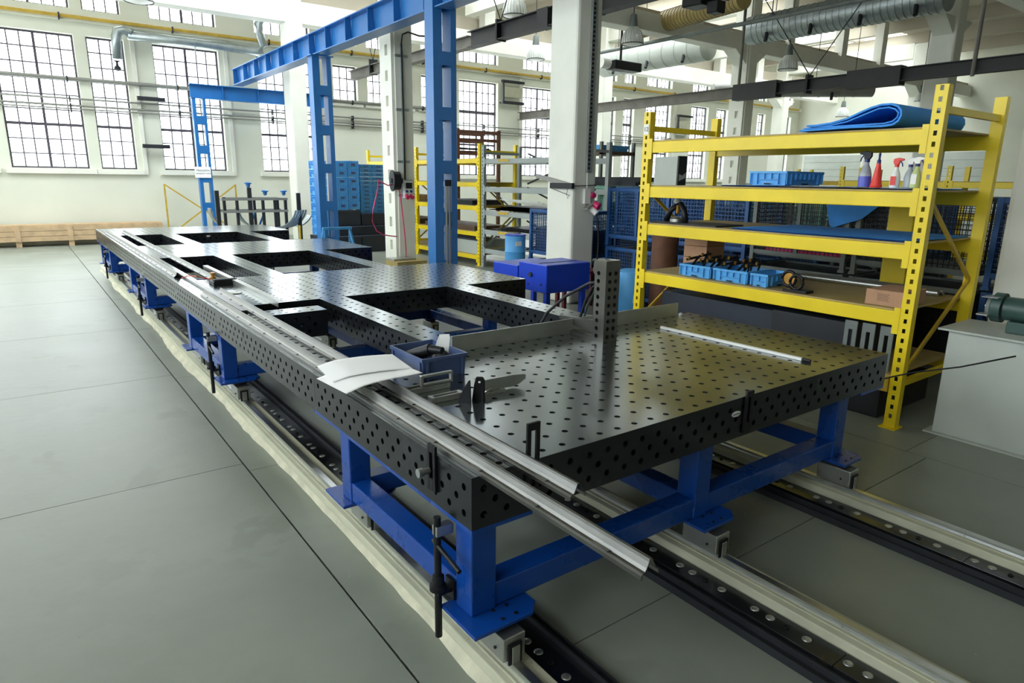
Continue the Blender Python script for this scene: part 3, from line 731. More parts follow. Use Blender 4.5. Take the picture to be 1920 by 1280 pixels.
# ------------------------------------------------------------------ blue gantry
def battened_post(name, label, x, y, w, d, zt, slot_h=.62, gap=.20, z0=.1, wide='x', fl=.085):
    """two vertical sections joined by batten plates"""
    t = thing(name, label, 'post', (x+w/2, y+d/2, 0))
    if wide == 'x':
        obj('flange', MB().box(x, y, 0, x+fl*(1.9 if w > .4 else 1.3), y+d, zt), 'blue', t, bevel=.004)
        obj('flange', MB().box(x+w-fl*(1.2 if w > .4 else 1), y, 0, x+w, y+d, zt), 'blue', t, bevel=.004)
        z = z0
        while z < zt:
            obj('batten_plate', MB().box(x+fl*.9, y-.008, z, x+w-.02, y+.004, min(z+gap, zt)), 'blue', t)
            obj('batten_plate', MB().box(x+fl*.9, y+d-.004, z, x+w-.02, y+d+.008, min(z+gap, zt)), 'blue', t)
            z += slot_h+gap
    return t
pB = battened_post('gantry_post', 'tall blue battened steel post rising out of view, in the middle of the photo', 5.5, 9.55, .42, .26, 7.4, .62, .20, .28)
obj('conduit', MB().cyl((5.70,9.53,.1),(5.70,9.53,1.75),.018,10), 'pipe', pB); obj('conduit', MB().cyl((5.755,9.53,.1),(5.755,9.53,1.75),.018,10), 'pipe', pB)
obj('conduit_fitting', MB().box(5.68,9.50,1.72,5.725,9.545,1.82), 'black', pB); obj('conduit_fitting', MB().box(5.735,9.50,1.72,5.78,9.545,1.82), 'black', pB)
pA = battened_post('gantry_post', 'blue battened steel post under the gantry beam joint, beside the crate stacks', 5.5, 14.7, .42, .26, 4.34, .62, .20, .28)
obj('head_plate', MB().box(5.44,14.6,4.34,5.95,15.0,4.36), 'blue', pA)
def ibeam_y(t, x, y0, y1, z0, z1, w, m, nm='beam_section', tf=.02):
    h = MB().box(x, y0, z0, x+w, y1, z0+tf).box(x, y0, z1-tf, x+w, y1, z1).box(x+w/2-.008, y0, z0+tf, x+w/2+.008, y1, z1-tf)
    return obj(nm, h, m, t)
t = thing('gantry_beam', 'long blue I-beam of the gantry running overhead towards the window wall', 'beam', (5.7, 13, 4.36))
for y0, y1 in ((14.86, 21.2), (9.84, 14.84), (3.0, 9.52)):
    ibeam_y(t, 5.52, y0, y1, 4.36, 4.80, .30, 'blue')
    y = y0+.04
    while y < y1:
        obj('stiffener', MB().prism([(0,0),(.14,0),(.12,.40),(0,.40)], (5.528, y, 4.38), (1,0,0), (0,0,1), (0,.012,0)), 'blue', t); y += 1.02
t = thing('gantry_beam', 'blue cross beam of the far frame in front of the windows', 'beam', (6.0, 20.4, 3.87))
obj('beam_section', MB().box(4.18, 20.3, 3.87, 7.9, 20.32, 4.2).box(4.18,20.2,3.85,7.9,20.42,3.87).box(4.18,20.2,4.2,7.9,20.42,4.22), 'blue', t)
obj('stiffener', MB().box(5.0,20.22,3.87,5.02,20.3,4.2), 'blue', t); obj('stiffener', MB().box(5.95,20.22,3.87,5.97,20.3,4.2), 'blue', t)
pF = battened_post('gantry_post', 'slim blue battened post of the far frame with a paper sign', 4.2, 20.22, .34, .2, 3.85, .55, .22, .1, fl=.07)
pS = obj('paper_sign', MB().box(4.09, 20.18, 1.77, 4.5, 20.19, 2.06), 'paper', pF)
txt('sign_text', 'MAGAZYN', (4.3, 20.176, 1.96), .07, 'text', '-y', pF); txt('sign_text', 'NARZĘDZI I FORM', (4.3, 20.176, 1.88), .045, 'text', '-y', pF)

# ------------------------------------------------------------------ overhead crane rails
def vhang(t, x, y, z, top, dx=0, dy=1.2):
    for s in (-1, 1): obj('hanger_rod', MB().cyl((x, y, z), (x+dx*s, y+dy*s, top), .012, 6), 'black', t)
    obj('hanger_clamp', MB().box(x-.13, y-.03, z-.42, x+.13, y+.03, z+.02), 'black', t)
t = thing('crane_rail', 'dark grey suspended crane rail left of the central white column', 'crane rail', (9.2, 14.5, 5.0))
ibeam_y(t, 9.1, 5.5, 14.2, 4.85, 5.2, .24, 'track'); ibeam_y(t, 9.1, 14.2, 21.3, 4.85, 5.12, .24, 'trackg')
for y in (7.3, 13.0, 19.6): vhang(t, 9.22, y, 5.25, 7.4)
for y in (5.8, 9.8, 11.2): obj('rail_joint', MB().box(9.09, y, 4.84, 9.35, y+.35, 5.21), 'track', t)
t = thing('crane_rail', 'long weathered crane rail suspended across the right half above the yellow rack', 'crane rail', (16.1, 12, 4.1))
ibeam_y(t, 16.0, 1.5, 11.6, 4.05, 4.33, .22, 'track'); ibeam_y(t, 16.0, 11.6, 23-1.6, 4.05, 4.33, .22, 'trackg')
for y in (9.6, 4.2): vhang(t, 16.11, y, 4.4, 7.4, dy=2.2)
for y in (11.55, 6.0): obj('hanger_post', MB().cyl((16.02, y, 4.0), (16.02, y, 7.45), .04, 10), 'trackg', t)
obj('rail_splice', MB().box(15.97, 7.4, 3.98, 16.25, 8.6, 4.38), 'track', t); obj('rail_splice', MB().box(15.97, 10.4, 3.98, 16.25, 11.7, 4.38), 'track', t)
t = thing('crane_trolley', 'black cable trolley hanging on the dark crane rail beside the central white column', 'trolley', (9.2, 7.2, 4.5))
obj('trolley_body', MB().box(9.05, 7.35, 4.55, 9.4, 7.75, 4.85), 'black', t, bevel=.03); obj('motor', MB().cyl((9.0,7.2,4.75),(9.5,7.2,4.75),.13,14), 'black', t, smooth=True); obj('hook_block', MB().box(9.12,7.1,4.4,9.34,7.3,4.58), 'black', t, bevel=.02)
t = thing('crane_trolley', 'dark hoist unit hanging under the pale air duct behind the central column', 'trolley', (14.7, 14.4, 4.8))
obj('hoist_body', MB().box(14.3,14.5,4.95,15.4,14.9,5.2), 'black', t, bevel=.03); obj('hoist_motor', MB().cyl((14.2,14.7,5.1),(13.9,14.7,5.1),.16,12), 'white', t, smooth=True); obj('hoist_strut', MB().box(14.6,14.6,5.2,14.65,14.65,7.9), 'black', t)
t = thing('support_pipe', 'thin teal grey pipe running overhead parallel to the crane rail', 'pipe', (14.9, 11, 5.6))
obj('pipe_run', MB().cyl((14.9, 4.5, 5.6), (14.9, 16.2, 5.6), .05, 10), 'greym', t, smooth=True)
for y in (6.5, 10.0): obj('rod', MB().cyl((14.9, y, 5.6), (14.9, y, 7.9), .012, 6), 'black', t)

# ------------------------------------------------------------------ air ducts
def spiral(label, p, q, r, m, seam=.22, noz=0, sag=0, hang=True):
    p = Vector(p); q = Vector(q); t = thing('air_duct', label, 'duct', p)
    obj('duct_pipe', MB().cyl(p, q, r, 28), m, t, smooth=True)
    d = (q-p); L = d.length; d.normalize(); k_ = int(L/seam); mb = MB()
    for i in range(1, k_): mb.cyl(p+d*(seam*i), p+d*(seam*i+.025), r+.012, 24)
    stuff(obj('spiral_seam', mb, m, t))
    for i in range(noz):
        c = p+d*(L*(i+.5)/noz); obj('nozzle', MB().cyl(c+Vector((-r*.8,-.1,-r*.5)), c+Vector((-r*.8-.12,-.16,-r*.5-.22)), .05, 10), 'dark', t)
    if 1:
        for f in ((.15, .85) if hang else (.12, .36)): c = p+d*(L*f); obj('hanger', MB().cyl(c+Vector((0,0,r)), (c.x, c.y, 7.9), .01, 6), 'black', t)
    return t
spiral('big grey spiral air duct overhead near the upper right column', (16.8, 7.0, 5.85), (16.8, 11.9, 5.85), .36, 'galv', .16, 4)
spiral('brown corrugated duct high behind the central white column', (14.6, 10.6, 6.1), (15.2, 14.8, 6.1), .26, 'board', .12)
spiral('pale air duct with nozzles behind the grey pipe', (17.6, 13.9, 5.85), (17.6, 18.4, 5.85), .42, 'cabinet', .5, 3)
spiral('grey wall duct passing low behind the bell lamp on the right', (24.5, 12.2, 5.0), (20.2, 15.6, 4.95), .22, 'pipe', .6, 2, hang=False)
# galvanised duct along the window wall
t = thing('air_duct', 'galvanised air duct on the window wall with a downward nozzle', 'duct', (4.4, 21.2, 5.4))
obj('duct_pipe', MB().path([(2.98,21.2,5.40),(4.6,21.2,5.40),(6.25,21.2,5.38),(6.42,21.2,5.42),(6.5,21.2,5.55),(6.42,21.2,5.85),(6.38,21.2,6.1),(6.48,21.15,6.3),(6.75,21.1,6.45),(7.3,21.0,6.5)], .12, 16), 'galv', t, smooth='all')
obj('duct_elbow', MB().path([(3.06,21.2,5.42),(2.9,21.2,5.50),(2.76,21.2,5.46),(2.71,21.2,5.33),(2.69,21.2,4.78)], .125, 16), 'galv', t, smooth='all')
obj('duct_clamp', MB().cyl((4.6,21.2,5.40),(4.64,21.2,5.40),.135,18), 'galv', t); obj('duct_clamp', MB().cyl((4.62,21.2,5.26),(4.6,21.2,5.1),.02,6), 'galv', t)
obj('valve', MB().lathe([(.03,0),(.09,.04),(.07,.1),(.03,.14),(.03,.22),(.1,.25)], 2.66,21.2,4.48, 12), 'dark', t, smooth=True)

# ------------------------------------------------------------------ wall pipes
def wallpipe(label, z, r, m, x0=-4.8, x1=35.2, y=21.48, br=2.6):
    t = thing('wall_pipe', label, 'pipe', (x0, y, z)); obj('pipe_run', MB().cyl((x0,y,z),(x1,y,z),r,10), m, t, smooth=True); x = x0+1.1
    while x < x1: obj('pipe_bracket', MB().box(x, y-r-.02, z-.09, x+.03, y+r+.1, z+.06), 'dark', t); x += br
wallpipe('yellow gas pipe running along the band above the windows', 5.71, .045, 'yellowpipe', y=21.38)
wallpipe('thick grey pipe crossing the windows at mid height', 4.22, .05, 'pipe', x1=13.2)
wallpipe('thin grey pipe below the thick one, uppermost of the three', 3.73, .024, 'pipe'); wallpipe('thin grey pipe, middle one of the three across the windows', 3.56, .028, 'pipe'); wallpipe('thin grey pipe, lowest of the three across the windows', 3.48, .02, 'pipe')
for i, (x, z, lb) in enumerate(((3.12, 3.80, 'upper dark steel bracket on the pier beside the second window'), (3.12, 2.55, 'lower dark steel bracket on the pier beside the second window'), (15.3, 4.6, 'dark steel bracket frame on the pier above the brown stacking frames'), (25.3, 4.0, 'dark steel bracket frame on the pier above the yellow rack'))):
    t = thing('wall_bracket', lb, 'bracket', (x, 21.4, z)); w = .62 if i < 2 else .95
    obj('bracket_bar', MB().box(x-.06, 21.3, z, x+w, 21.42, z+.1), 'dark', t)
    obj('bracket_arm', MB().box(x, 21.4, z+.02, x+.06, 21.6, z+.08), 'dark', t); obj('bracket_arm', MB().box(x+w-.12, 21.4, z+.02, x+w-.06, 21.6, z+.08), 'dark', t)
    if i >= 2: obj('bracket_bar', MB().box(x-.06,21.3,z+.75,x+w,21.42,z+.84), 'dark', t); obj('bracket_plate', MB().box(x+.1,21.34,z+.25,x+w-.1,21.38,z+.6), 'cream', t); obj('bracket_stile', MB().box(x-.02,21.34,z+.1,x+.03,21.4,z+.75), 'dark', t)

# ------------------------------------------------------------------ bell lamps
def lamp(label, x, y, z, r=.29):
    t = thing('bell_lamp', label, 'lamp', (x, y, z), 'ceiling bell lamps')
    P = [(r,0),(r*1.03,.03),(r*.98,r*.55),(r*.86,r*.95),(r*.6,r*1.32),(r*.36,r*1.5)]
    obj('reflector', MB().lathe(P, x, y, z, 28, cap=False), 'lampshade', t, smooth=True)
    mb = MB()
    for i in range(24):
        a = 2*math.pi*i/24
        pts = [(x+(q+.006)*c_(a), y+(q+.006)*s_(a), z+h) for q, h in P]
        for u, v in zip(pts[:-1], pts[1:]): mb.bar(u, v, .012)
    stuff(obj('reflector_rib', mb, 'white', t))
    obj('rim_wire', MB().lathe([(r*1.04,0),(r*1.07,.012),(r*1.04,.024)], x, y, z-.012, 28, cap=False), 'dark', t)
    obj('diffuser', MB().lathe([(0.01,-.04),(r*.6,-.03),(r*.98,.005)], x, y, z, 24, cap=False), 'white', t, smooth=True)
    obj('housing', MB().lathe([(r*.36,0),(r*.4,.06),(r*.3,.3),(r*.1,.34)], x, y, z+r*1.48, 16), 'greym', t, smooth=True)
    obj('suspension_rod', MB().cyl((x,y,z+r*1.48+.3),(x,y,7.9),.012,6), 'black', t)
for a in (('ribbed glass bell lamp at the top, just left of the central white column', 10.67, 14.45, 5.8, .29), ('bell lamp in front of the upper windows, lower one left of the central column', 14.71, 20.6-1.9, 5.75, .29),
          ('ribbed bell lamp just right of the central white column', 13.5, 13.1, 5.3, .27), ('ribbed bell lamp with wire cage above the long crane rail', 19.57, 12.71-.3, 5.2, .27),
          ('small distant bell lamp above the left part of the top shelf', 34.9, 18.75, 5.18, .3), ('small bell lamp above the folded blue mat', 30.3, 13.1, 5.15, .2), ('bell lamp at the top left above the window wall', 2.9, 18.4, 5.68, .30)): lamp(*a)

# ------------------------------------------------------------------ items on the white columns
t = thing('cable_reel', 'black cable reel hanging on the white column with a red hose', 'cable reel', (6.60, 13.1, 1.78))
obj('drum', MB().cyl((6.46,12.98,1.78),(6.60,12.95,1.78),.19,22), 'black', t, smooth=True)
obj('front_disc', MB().cyl((6.44,12.985,1.78),(6.465,12.98,1.78),.22,22), 'black', t, smooth=True); obj('hub', MB().cyl((6.42,12.99,1.78),(6.44,12.985,1.78),.05,14).cyl((6.59,12.95,1.78),(6.66,12.94,1.78),.06,14), 'dark', t)
obj('hose', MB().path([(6.53,12.95,1.72),(6.60,12.93,1.5),(6.65,12.95,1.1),(6.70,12.97,.7),(6.73,12.98,.3),(6.72,12.98,.1)], .012, 8), 'pink', t, smooth='all')
obj('hose_loop', MB().path([(6.5,12.95,1.72),(6.35,12.98,1.68),(6.2,13.0,1.75),(6.14,13.0,1.8),(6.12,13.0,1.6),(6.0,13.0,1.2),(5.97,13.0,.95),(6.06,13.0,.75),(6.22,13.05,.66),(6.45,13.08,.62),(6.6,13.14,.6)], .012, 8), 'pink', t, smooth='all')
t = thing('socket_box', 'white socket box with blue and red outlets on the white column', 'socket box', (6.86, 13.12, 1.4))
obj('housing', MB().box(6.76,13.02,1.42,6.95,13.14,1.78), 'white', t, bevel=.008); obj('window_flap', MB().box(6.785,13.01,1.62,6.93,13.02,1.74), 'dark', t)
for x in (6.80, 6.90): obj('blue_outlet', MB().cyl((x,13.02,1.565),(x,12.99,1.555),.026,12), 'legblue', t)
for x in (6.80, 6.91): obj('red_outlet', MB().cyl((x,13.04,1.47),(x,12.96,1.43),.045,14), 'pink', t)
t = thing('cable_conduit', 'black cable and vertical cable tray on the slotted white column', 'cable', (6.8, 13.1, 3))
obj('tray', MB().box(6.79,13.10,1.95,6.835,13.15,4.5), 'galv', t)
obj('cable_run', MB().path([(6.80,13.08,1.80),(6.80,13.08,2.6),(6.79,13.08,3.6),(6.79,13.08,4.5),(6.82,13.08,4.68),(6.95,13.08,4.74),(7.2,13.08,4.7),(7.45,13.08,4.72)], .016, 8), 'black', t, smooth='all')
for z in (2.15, 3.2, 4.25): obj('clip_bar', MB().box(6.66,13.12,z,6.95,13.15,z+.05), 'galv', t)
for z in (1.45, 1.75): obj('clip_bar', MB().box(6.66,13.12,z,7.0,13.15,z+.05), 'galv', t)
o = obj('plinth_board', MB().box(6.30,12.55,.0,7.0,13.14,.12), 'board'); tag(o, 'brown board lying at the foot of the slotted white column', 'board')
o = obj('plinth_plate', MB().box(6.32,12.75,.121,6.85,13.14,.16), 'alu', bevel=.002); tag(o, 'pale metal plate lying on the brown board at the column foot', 'plate')
# column C
t = thing('chain_tray', 'perforated vertical cable tray on the central white column', 'cable tray', (6.88, 7.42, 3.5))
obj('tray_back', MB().box(6.83,7.435,1.95,6.93,7.448,6.68), 'pipe', t); obj('tray_edge', MB().box(6.83,7.41,1.95,6.845,7.436,6.68), 'galv', t); obj('tray_edge', MB().box(6.915,7.41,1.95,6.93,7.436,6.68), 'galv', t)
mb = MB(); z = 2.0
while z < 6.6: mb.box(6.868,7.425,z,6.90,7.434,z+.03); z += .06
stuff(obj('tray_hole', mb, 'black', t))
obj('tail_conduit', MB().cyl((6.85,7.42,1.62),(6.85,7.42,1.95),.010,8), 'white', t)
t = thing('strip_lamp', 'grey tube lamp strapped slanting on the left face of the central column', 'strip lamp', (6.56, 7.8, 1.85))
obj('tube_housing', MB().bar((6.56,8.25,1.90),(6.56,7.43,1.76),.045,.06), 'pipe', t); obj('end_cap', MB().box(6.535,7.40,1.72,6.585,7.9,1.80), 'black', t)
obj('wire', MB().path([(6.57,7.41,1.76),(6.75,7.42,1.765),(6.95,7.42,1.77),(7.08,7.46,1.78)], .006, 6), 'black', t); obj('wire_loop', MB().path([(6.56,7.5,1.74),(6.55,7.53,1.65),(6.55,7.50,1.58),(6.55,7.46,1.62),(6.56,7.9,1.72)], .004, 6), 'black', t)
t = thing('power_socket', 'white socket bracket with two round red outlets on the central column', 'socket', (6.92, 7.4, 1.5))
obj('back_box', MB().box(6.80,7.40,1.50,6.92,7.45,1.72), 'white', t, bevel=.006); obj('shelf_bracket', MB().prism([(0,0),(.16,.10),(.16,.12),(0,.02)], (6.80,7.33,1.42), (1,0,0), (0,0,1), (0,.1,0)), 'pipe', t)
obj('red_outlet', MB().cyl((6.95,7.43,1.63),(6.95,7.36,1.62),.04,16), 'pink', t); obj('red_plug', MB().cyl((6.96,7.36,1.50),(6.98,7.28,1.46),.05,16), 'pink', t); obj('white_plug', MB().cyl((6.90,7.42,1.47),(6.96,7.30,1.36),.045,14), 'white', t, smooth=True)
obj('cable', MB().path([(6.96,7.32,1.36),(7.0,7.3,1.2),(7.02,7.3,.9),(7.02,7.32,.5),(7.0,7.3,.1)], .014, 8), 'rubber', t, smooth='all')
o = obj('bench', MB().box(6.1,7.0,.52,6.9,7.3,.56).box(6.15,7.05,0,6.2,7.1,.52).box(6.8,7.05,0,6.85,7.1,.52).box(6.15,7.2,0,6.2,7.25,.52).box(6.8,7.2,0,6.85,7.25,.52), 'maroon')
o.name = 'low_bench'; OFF['low_bench'] = OFF.get('bench'); tag(o, 'low maroon bench in front of the central white column', 'bench')

# ------------------------------------------------------------------ pallet racks
def upright(t, x, y, H, m, front, w=.085, d=.07, pitch=.075):
    if front:
        mb = MB(); z = .08; xx = x
        mb.box(xx, y, 0, xx+.004, y+w*.36, H); mb.box(xx, y+w*.64, 0, xx+.004, y+w, H); zz = 0
        while z < H-.03:
            mb.box(xx, y+w*.36, zz, xx+.004, y+w*.64, z); zz = z+.034; z += pitch
        mb.box(xx, y+w*.36, zz, xx+.004, y+w*.64, H)
        mb.box(xx+.004, y, 0, xx+d, y+.004, H); mb.box(xx+.004, y+w-.004, 0, xx+d, y+w, H)
        obj('upright', mb, m, t)
    else: obj('upright', MB().box(x, y, 0, x+d, y+w, H), m, t)
    obj('base_plate', MB().box(x-.04, y-.02, 0, x+d+.03, y+w+.02, .008), m, t)
def rack(name, label, x0, ys_, levels, H, m, mb_, depth=1.1, deck='board', bh=.11, skip_front=(), braces=True, dz=.0):
    w = .085; t = thing(name, label, 'rack', (x0+depth/2, (ys_[0]+ys_[-1])/2, 0))
    for k_, y in enumerate(ys_):
        upright(t, x0, y, H, m, True); upright(t, x0+depth-.07, y, H, m, False)
        if braces:
            for z in (.35, H-.16): obj('brace', MB().bar((x0+.07, y+.04, z), (x0+depth-.07, y+.04, z), .035, .05), m, t)
            z = .4; s = 0
            while z < H-.9:
                a, b = (x0+.07, x0+depth-.07) if s % 2 == 0 else (x0+depth-.07, x0+.07)
                obj('brace', MB().bar((a, y+.045, z), (b, y+.045, z+.68), .02, .03), 'yellow2' if m == 'yellow' else m, t); z += .68; s += 1
    for k_ in range(len(ys_)-1):
        a, b = ys_[k_]+w, ys_[k_+1]
        for li, z in enumerate(levels):
            if (k_, li) not in skip_front:
                bm = obj('beam', MB().box(x0+.005, a, z-bh, x0+.05, b, z), mb_, t, bevel=.006)
                for yy, s in ((a, 1), (b, -1)): obj('end_connector', MB().box(x0-.004, min(yy, yy+s*.045), z-bh-.06, x0+.002, max(yy, yy+s*.045), z+.03), mb_, bm)
            obj('beam', MB().box(x0+depth-.05, a, z-bh, x0+depth-.005, b, z), mb_, t)
            if deck: obj('shelf_deck', MB().box(x0+.02, a, z+.001, x0+depth-.02, b, z+.014), deck, t)
    return t
RX = 5.26
rk = rack('pallet_rack', 'large yellow pallet rack with four shelves at the right, marked 12', RX, [2.10, 4.80], [.40, .91, 1.41, 1.79, 2.23], 2.52, 'yellow', 'yellow', 1.15, skip_front=((0, 0),))
tagp = obj('number_plate', MB().box(RX-.006, 4.81, 2.30, RX-.001, 4.875, 2.40), 'white', rk); txt('number_text', '12', (RX-.008, 4.842, 2.35), .06, 'text', '-x', rk)
obj('broken_connector', MB().box(RX-.01, 2.19, .28, RX+.05, 2.34, .40), 'yellow2', rk, bevel=.004)
r2_ = rack('pallet_rack', 'yellow pallet rack behind the slotted column, left of the grey rack', 7.95, [11.93, 14.7, 17.45], [.22, .72, 1.27, 1.76, 2.25], 2.56, 'yellow', 'yellow', 1.0, 'board', bh=.09, braces=True)
r3 = rack('pallet_rack', 'light grey pallet rack directly left of the central white column', 7.95, [9.05, 11.78], [.40, .80, 1.20, 1.68, 2.24], 2.52, 'grey', 'grey', 1.0, None, bh=.10)
for z in (1.14, .74, 2.18): obj('yellow_sticker', MB().box(7.946, 10.9, z, 7.95, 11.25, z+.05), 'yellow2', r3)
rack('pallet_rack', 'small distant yellow rack seen between the shelves near the spray bottles', 19.5, [9.5, 11.6], [1.2, 1.9], 2.25, 'yellow', 'yellow2', .8, 'board', braces=False)
rack('pallet_rack', 'distant yellow rack at the right seen through the big rack', 14.5, [3.4, 5.5, 7.6], [.6, 1.3, 1.9], 2.2, 'yellow', 'yellow', .9, 'board', braces=False)

# things on the big rack, front plane x = 5.26
# folded blue mat on the top shelf
path1 = [(3.16,.0),(2.95,.004),(2.75,.008),(2.60,.006),(2.50,.004),(2.43,.012),(2.395,.035),(2.38,.07),(2.385,.105),(2.41,.135),(2.46,.155),(2.53,.155),(2.60,.14),(2.68,.11),(2.78,.07),(2.90,.045),(3.02,.035),(3.10,.034)]
t = thing('folded_mat', 'blue foam mat folded over into a loop on the top shelf', 'foam mat', (5.8, 2.8, 2.246))
obj('outer_layer', MB().sheet([(a, b+.012) for a, b in path1], (5.24,0,2.246), (0,1,0), (0,0,1), (1.12,0,0), .014), 'foam', t, smooth=True)
path2 = [(3.13,.016),(2.85,.02),(2.62,.022),(2.5,.022),(2.44,.034),(2.41,.06),(2.405,.09),(2.43,.118),(2.48,.134),(2.55,.130),(2.66,.092),(2.78,.05),(2.92,.028),(3.06,.021)]
obj('inner_layer', MB().sheet([(a, b+.012) for a, b in path2], (5.25,0,2.246), (0,1,0), (0,0,1), (1.10,0,0), .010), 'foam', t, smooth=True)
def flat_mat(label, x0, y0, x1, y1, z, th=.008, amp=.004, m='foam'):
    o = obj('foam_mat', sheet_mesh(x0, y0, 0, x1-x0, y1-y0, lambda a, b: z+amp*(1+math.sin(5*a+7*b))/2, 10, 14, th), m, smooth='all'); return tag(o, label, 'foam mat')
flat_mat('blue foam mat under the bottles and crate on the second shelf from the top', 5.28, 2.25, 6.2, 3.9, 1.806)
flat_mat('wide blue foam mat covering the right part of the third shelf from the top', 5.28, 2.21, 6.36, 3.75, 1.426)
o = obj('sheet_metal', MB().box(5.32,3.95,1.425,5.75,4.76,1.437), 'dark'); tag(o, 'dark flat sheet on the left end of the third shelf from the top', 'sheet metal')
crate('wide light blue crate on the second shelf from the top', 5.36, 3.30, 1.822, .60, .37, .12, 'boxblue')
# bottles
def bottle(label, x, y, z, kind, s=1.0, rz=0, cat='bottle'):
    t = thing('spray_bottle', label, cat, (x, y, z)); P = lambda L: [(r*s, h*s) for r, h in L]
    if kind == 'cone':
        obj('cone_body', MB().lathe(P([(.042,0),(.045,.008),(.040,.02),(.016,.17),(.016,.18)]), x, y, z, 24), 'red', t, smooth=True)
        obj('nozzle', MB().lathe(P([(.014,0),(.015,.02),(.008,.03),(.008,.055),(.010,.06),(.008,.075),(.003,.078)]), x, y, z+.18*s, 14), 'navy', t, smooth=True)
    else:
        bodym = {'violet':'clearp','red':'white','clear':'clearp','lime':'lime'}[kind]
        obj('bottle_body', MB().lathe(P([(.036,0),(.042,.006),(.043,.09),(.034,.13),(.018,.165),(.016,.185)]), x, y, z, 24), bodym, t, smooth=True)
        if kind == 'violet': obj('liquid', MB().lathe(P([(.037,.002),(.0436,.008),(.0444,.082)]), x, y, z, 24), 'purple', t, smooth=True)
        if kind == 'red': obj('red_print', MB().box(x-.0445*s, y-.02, z+.02, x-.043*s, y+.018, z+.085), 'red', t); 
        if kind == 'lime': obj('label_print', MB().box(x-.045*s, y-.02, z+.03, x-.0435*s, y+.018, z+.10), 'white', t)
        obj('collar', MB().lathe(P([(.019,0),(.019,.022)]), x, y, z+.185*s, 16), 'red' if kind == 'red' else 'navy', t)
        head = MB().prism([(-.02,0),(.02,0),(.024,.03),(.055,.035),(.058,.05),(.01,.06),(-.03,.05),(-.032,.02)], (x+.012*s, y, z+.207*s), (0,-s if kind != 'violet' else s,0), (0,0,s), (-.024*s,0,0))
        obj('spray_head', head, 'red' if kind == 'red' else ('dark' if kind == 'violet' else 'white'), t, bevel=.003)
        dy = -1 if kind != 'violet' else 1
        obj('trigger', MB().path([(x, y+dy*.03*s, z+.235*s), (x, y+dy*.045*s, z+.215*s), (x, y+dy*.05*s, z+.19*s)], .005*s, 6), 'navy', t)
bottle('tall spray bottle with violet liquid and dark trigger head', 5.38, 2.645, 1.818, 'violet', 1.03)
o = None
bottle('red cone-shaped squirt bottle with navy nozzle', 5.36, 2.545, 1.818, 'cone', 1.0)
bottle('white bottle with red print and red cap', 5.36, 2.41, 1.818, 'red', .82)
bottle('small clear spray bottle between the red-capped one and the lime one', 5.39, 2.325, 1.818, 'clear', .82)
bottle('small spray bottle with lime liquid next to the rack post', 5.335, 2.255, 1.818, 'lime', .84)
# crates and boxes on the fourth shelf
for i, (y0, y1, lb) in enumerate(((3.98,4.36,'light blue crate full of black clamps, leftmost on the lower shelf'), (3.57,3.95,'light blue crate full of black clamps, middle one on the lower shelf'), (3.36,3.54,'narrow light blue crate, right one of three on the lower shelf'))):
    crate(lb, 5.33, y0, .926, .40, y1-y0, .115, 'boxblue')
    if i < 2:
        for q in range(7):
            yy = y0+.06+.05*q; 
            t = thing('screw_clamp', 'black screw clamp with brass jaw, %s from the right in the %s blue crate' % (ORD[q], ('leftmost', 'middle')[i]), 'clamp', (5.5, yy, 1.0), 'clamps heaped in the blue crates')
            xx = 5.42+.2*random.random(); zz = 1.0+.06*random.random()
            obj('clamp_bar', MB().bar((xx, yy, zz-.03), (xx+.1, yy+.06*random.uniform(-1,1), zz+.09), .014, .02), 'black', t); obj('clamp_arm', MB().bar((xx-.03, yy+.02, zz+.05), (xx+.09, yy-.02, zz+.075), .02), 'black', t)
            obj('brass_jaw', MB().cyl((xx-.02, yy, zz+.055), (xx-.025, yy-.005, zz+.085), .012, 8), 'brass', t)
for i in range(3):
    o = obj('cardboard_box', MB().box(5.83,4.42,.926+.125*i,6.13,4.72,1.047+.125*i), 'carton', bevel=.003)
    tag(o, 'brown cardboard box at the left end of the lower shelf, %s of the stack' % ['bottom', 'middle', 'top'][i], 'box')
t = thing('cardboard_box', 'pinkish brown cardboard box on the lower shelf beside the right post', 'box', (5.5, 2.35, .926))
obj('carton_body', MB().box(5.33,2.21,.926,5.72,2.49,1.045), 'carton', t, bevel=.003)
for q in range(5): obj('print_line', MB().box(5.328,2.31+.01*(q % 2),.965+.012*q,5.33,2.40,.968+.012*q), 'brown', t)
t = thing('ring_fixture', 'black ring clamp fixture standing on the lower shelf', 'fixture', (5.4, 3.1, .926))
def ring(x, y, z, R, r, n=20): return MB().path([(x, y+R*c_(2*math.pi*i/n), z+R*s_(2*math.pi*i/n)) for i in range(n+1)], r, 8)
obj('ring', ring(5.36,3.10,1.01,.06,.013), 'black', t, smooth='all'); obj('ring', ring(5.44,3.22,1.02,.065,.014), 'black', t, smooth='all'); obj('disc', MB().cyl((5.44,3.22,1.02),(5.46,3.22,1.02),.055,16), 'brass', t)
obj('foot', MB().box(5.32,2.98,.926,5.44,3.2,.948), 'black', t, bevel=.003)
t = thing('welding_helmet', 'black and white tool holder with brass nozzle on the left end of the third shelf', 'torch holder', (5.6, 4.6, 1.425))
obj('arm', MB().path([(5.5,4.72,1.44),(5.52,4.68,1.55),(5.55,4.6,1.62)], .03, 8), 'black', t, smooth='all'); obj('arm', MB().path([(5.5,4.46,1.44),(5.52,4.5,1.55),(5.55,4.58,1.62)], .03, 8), 'black', t, smooth='all')
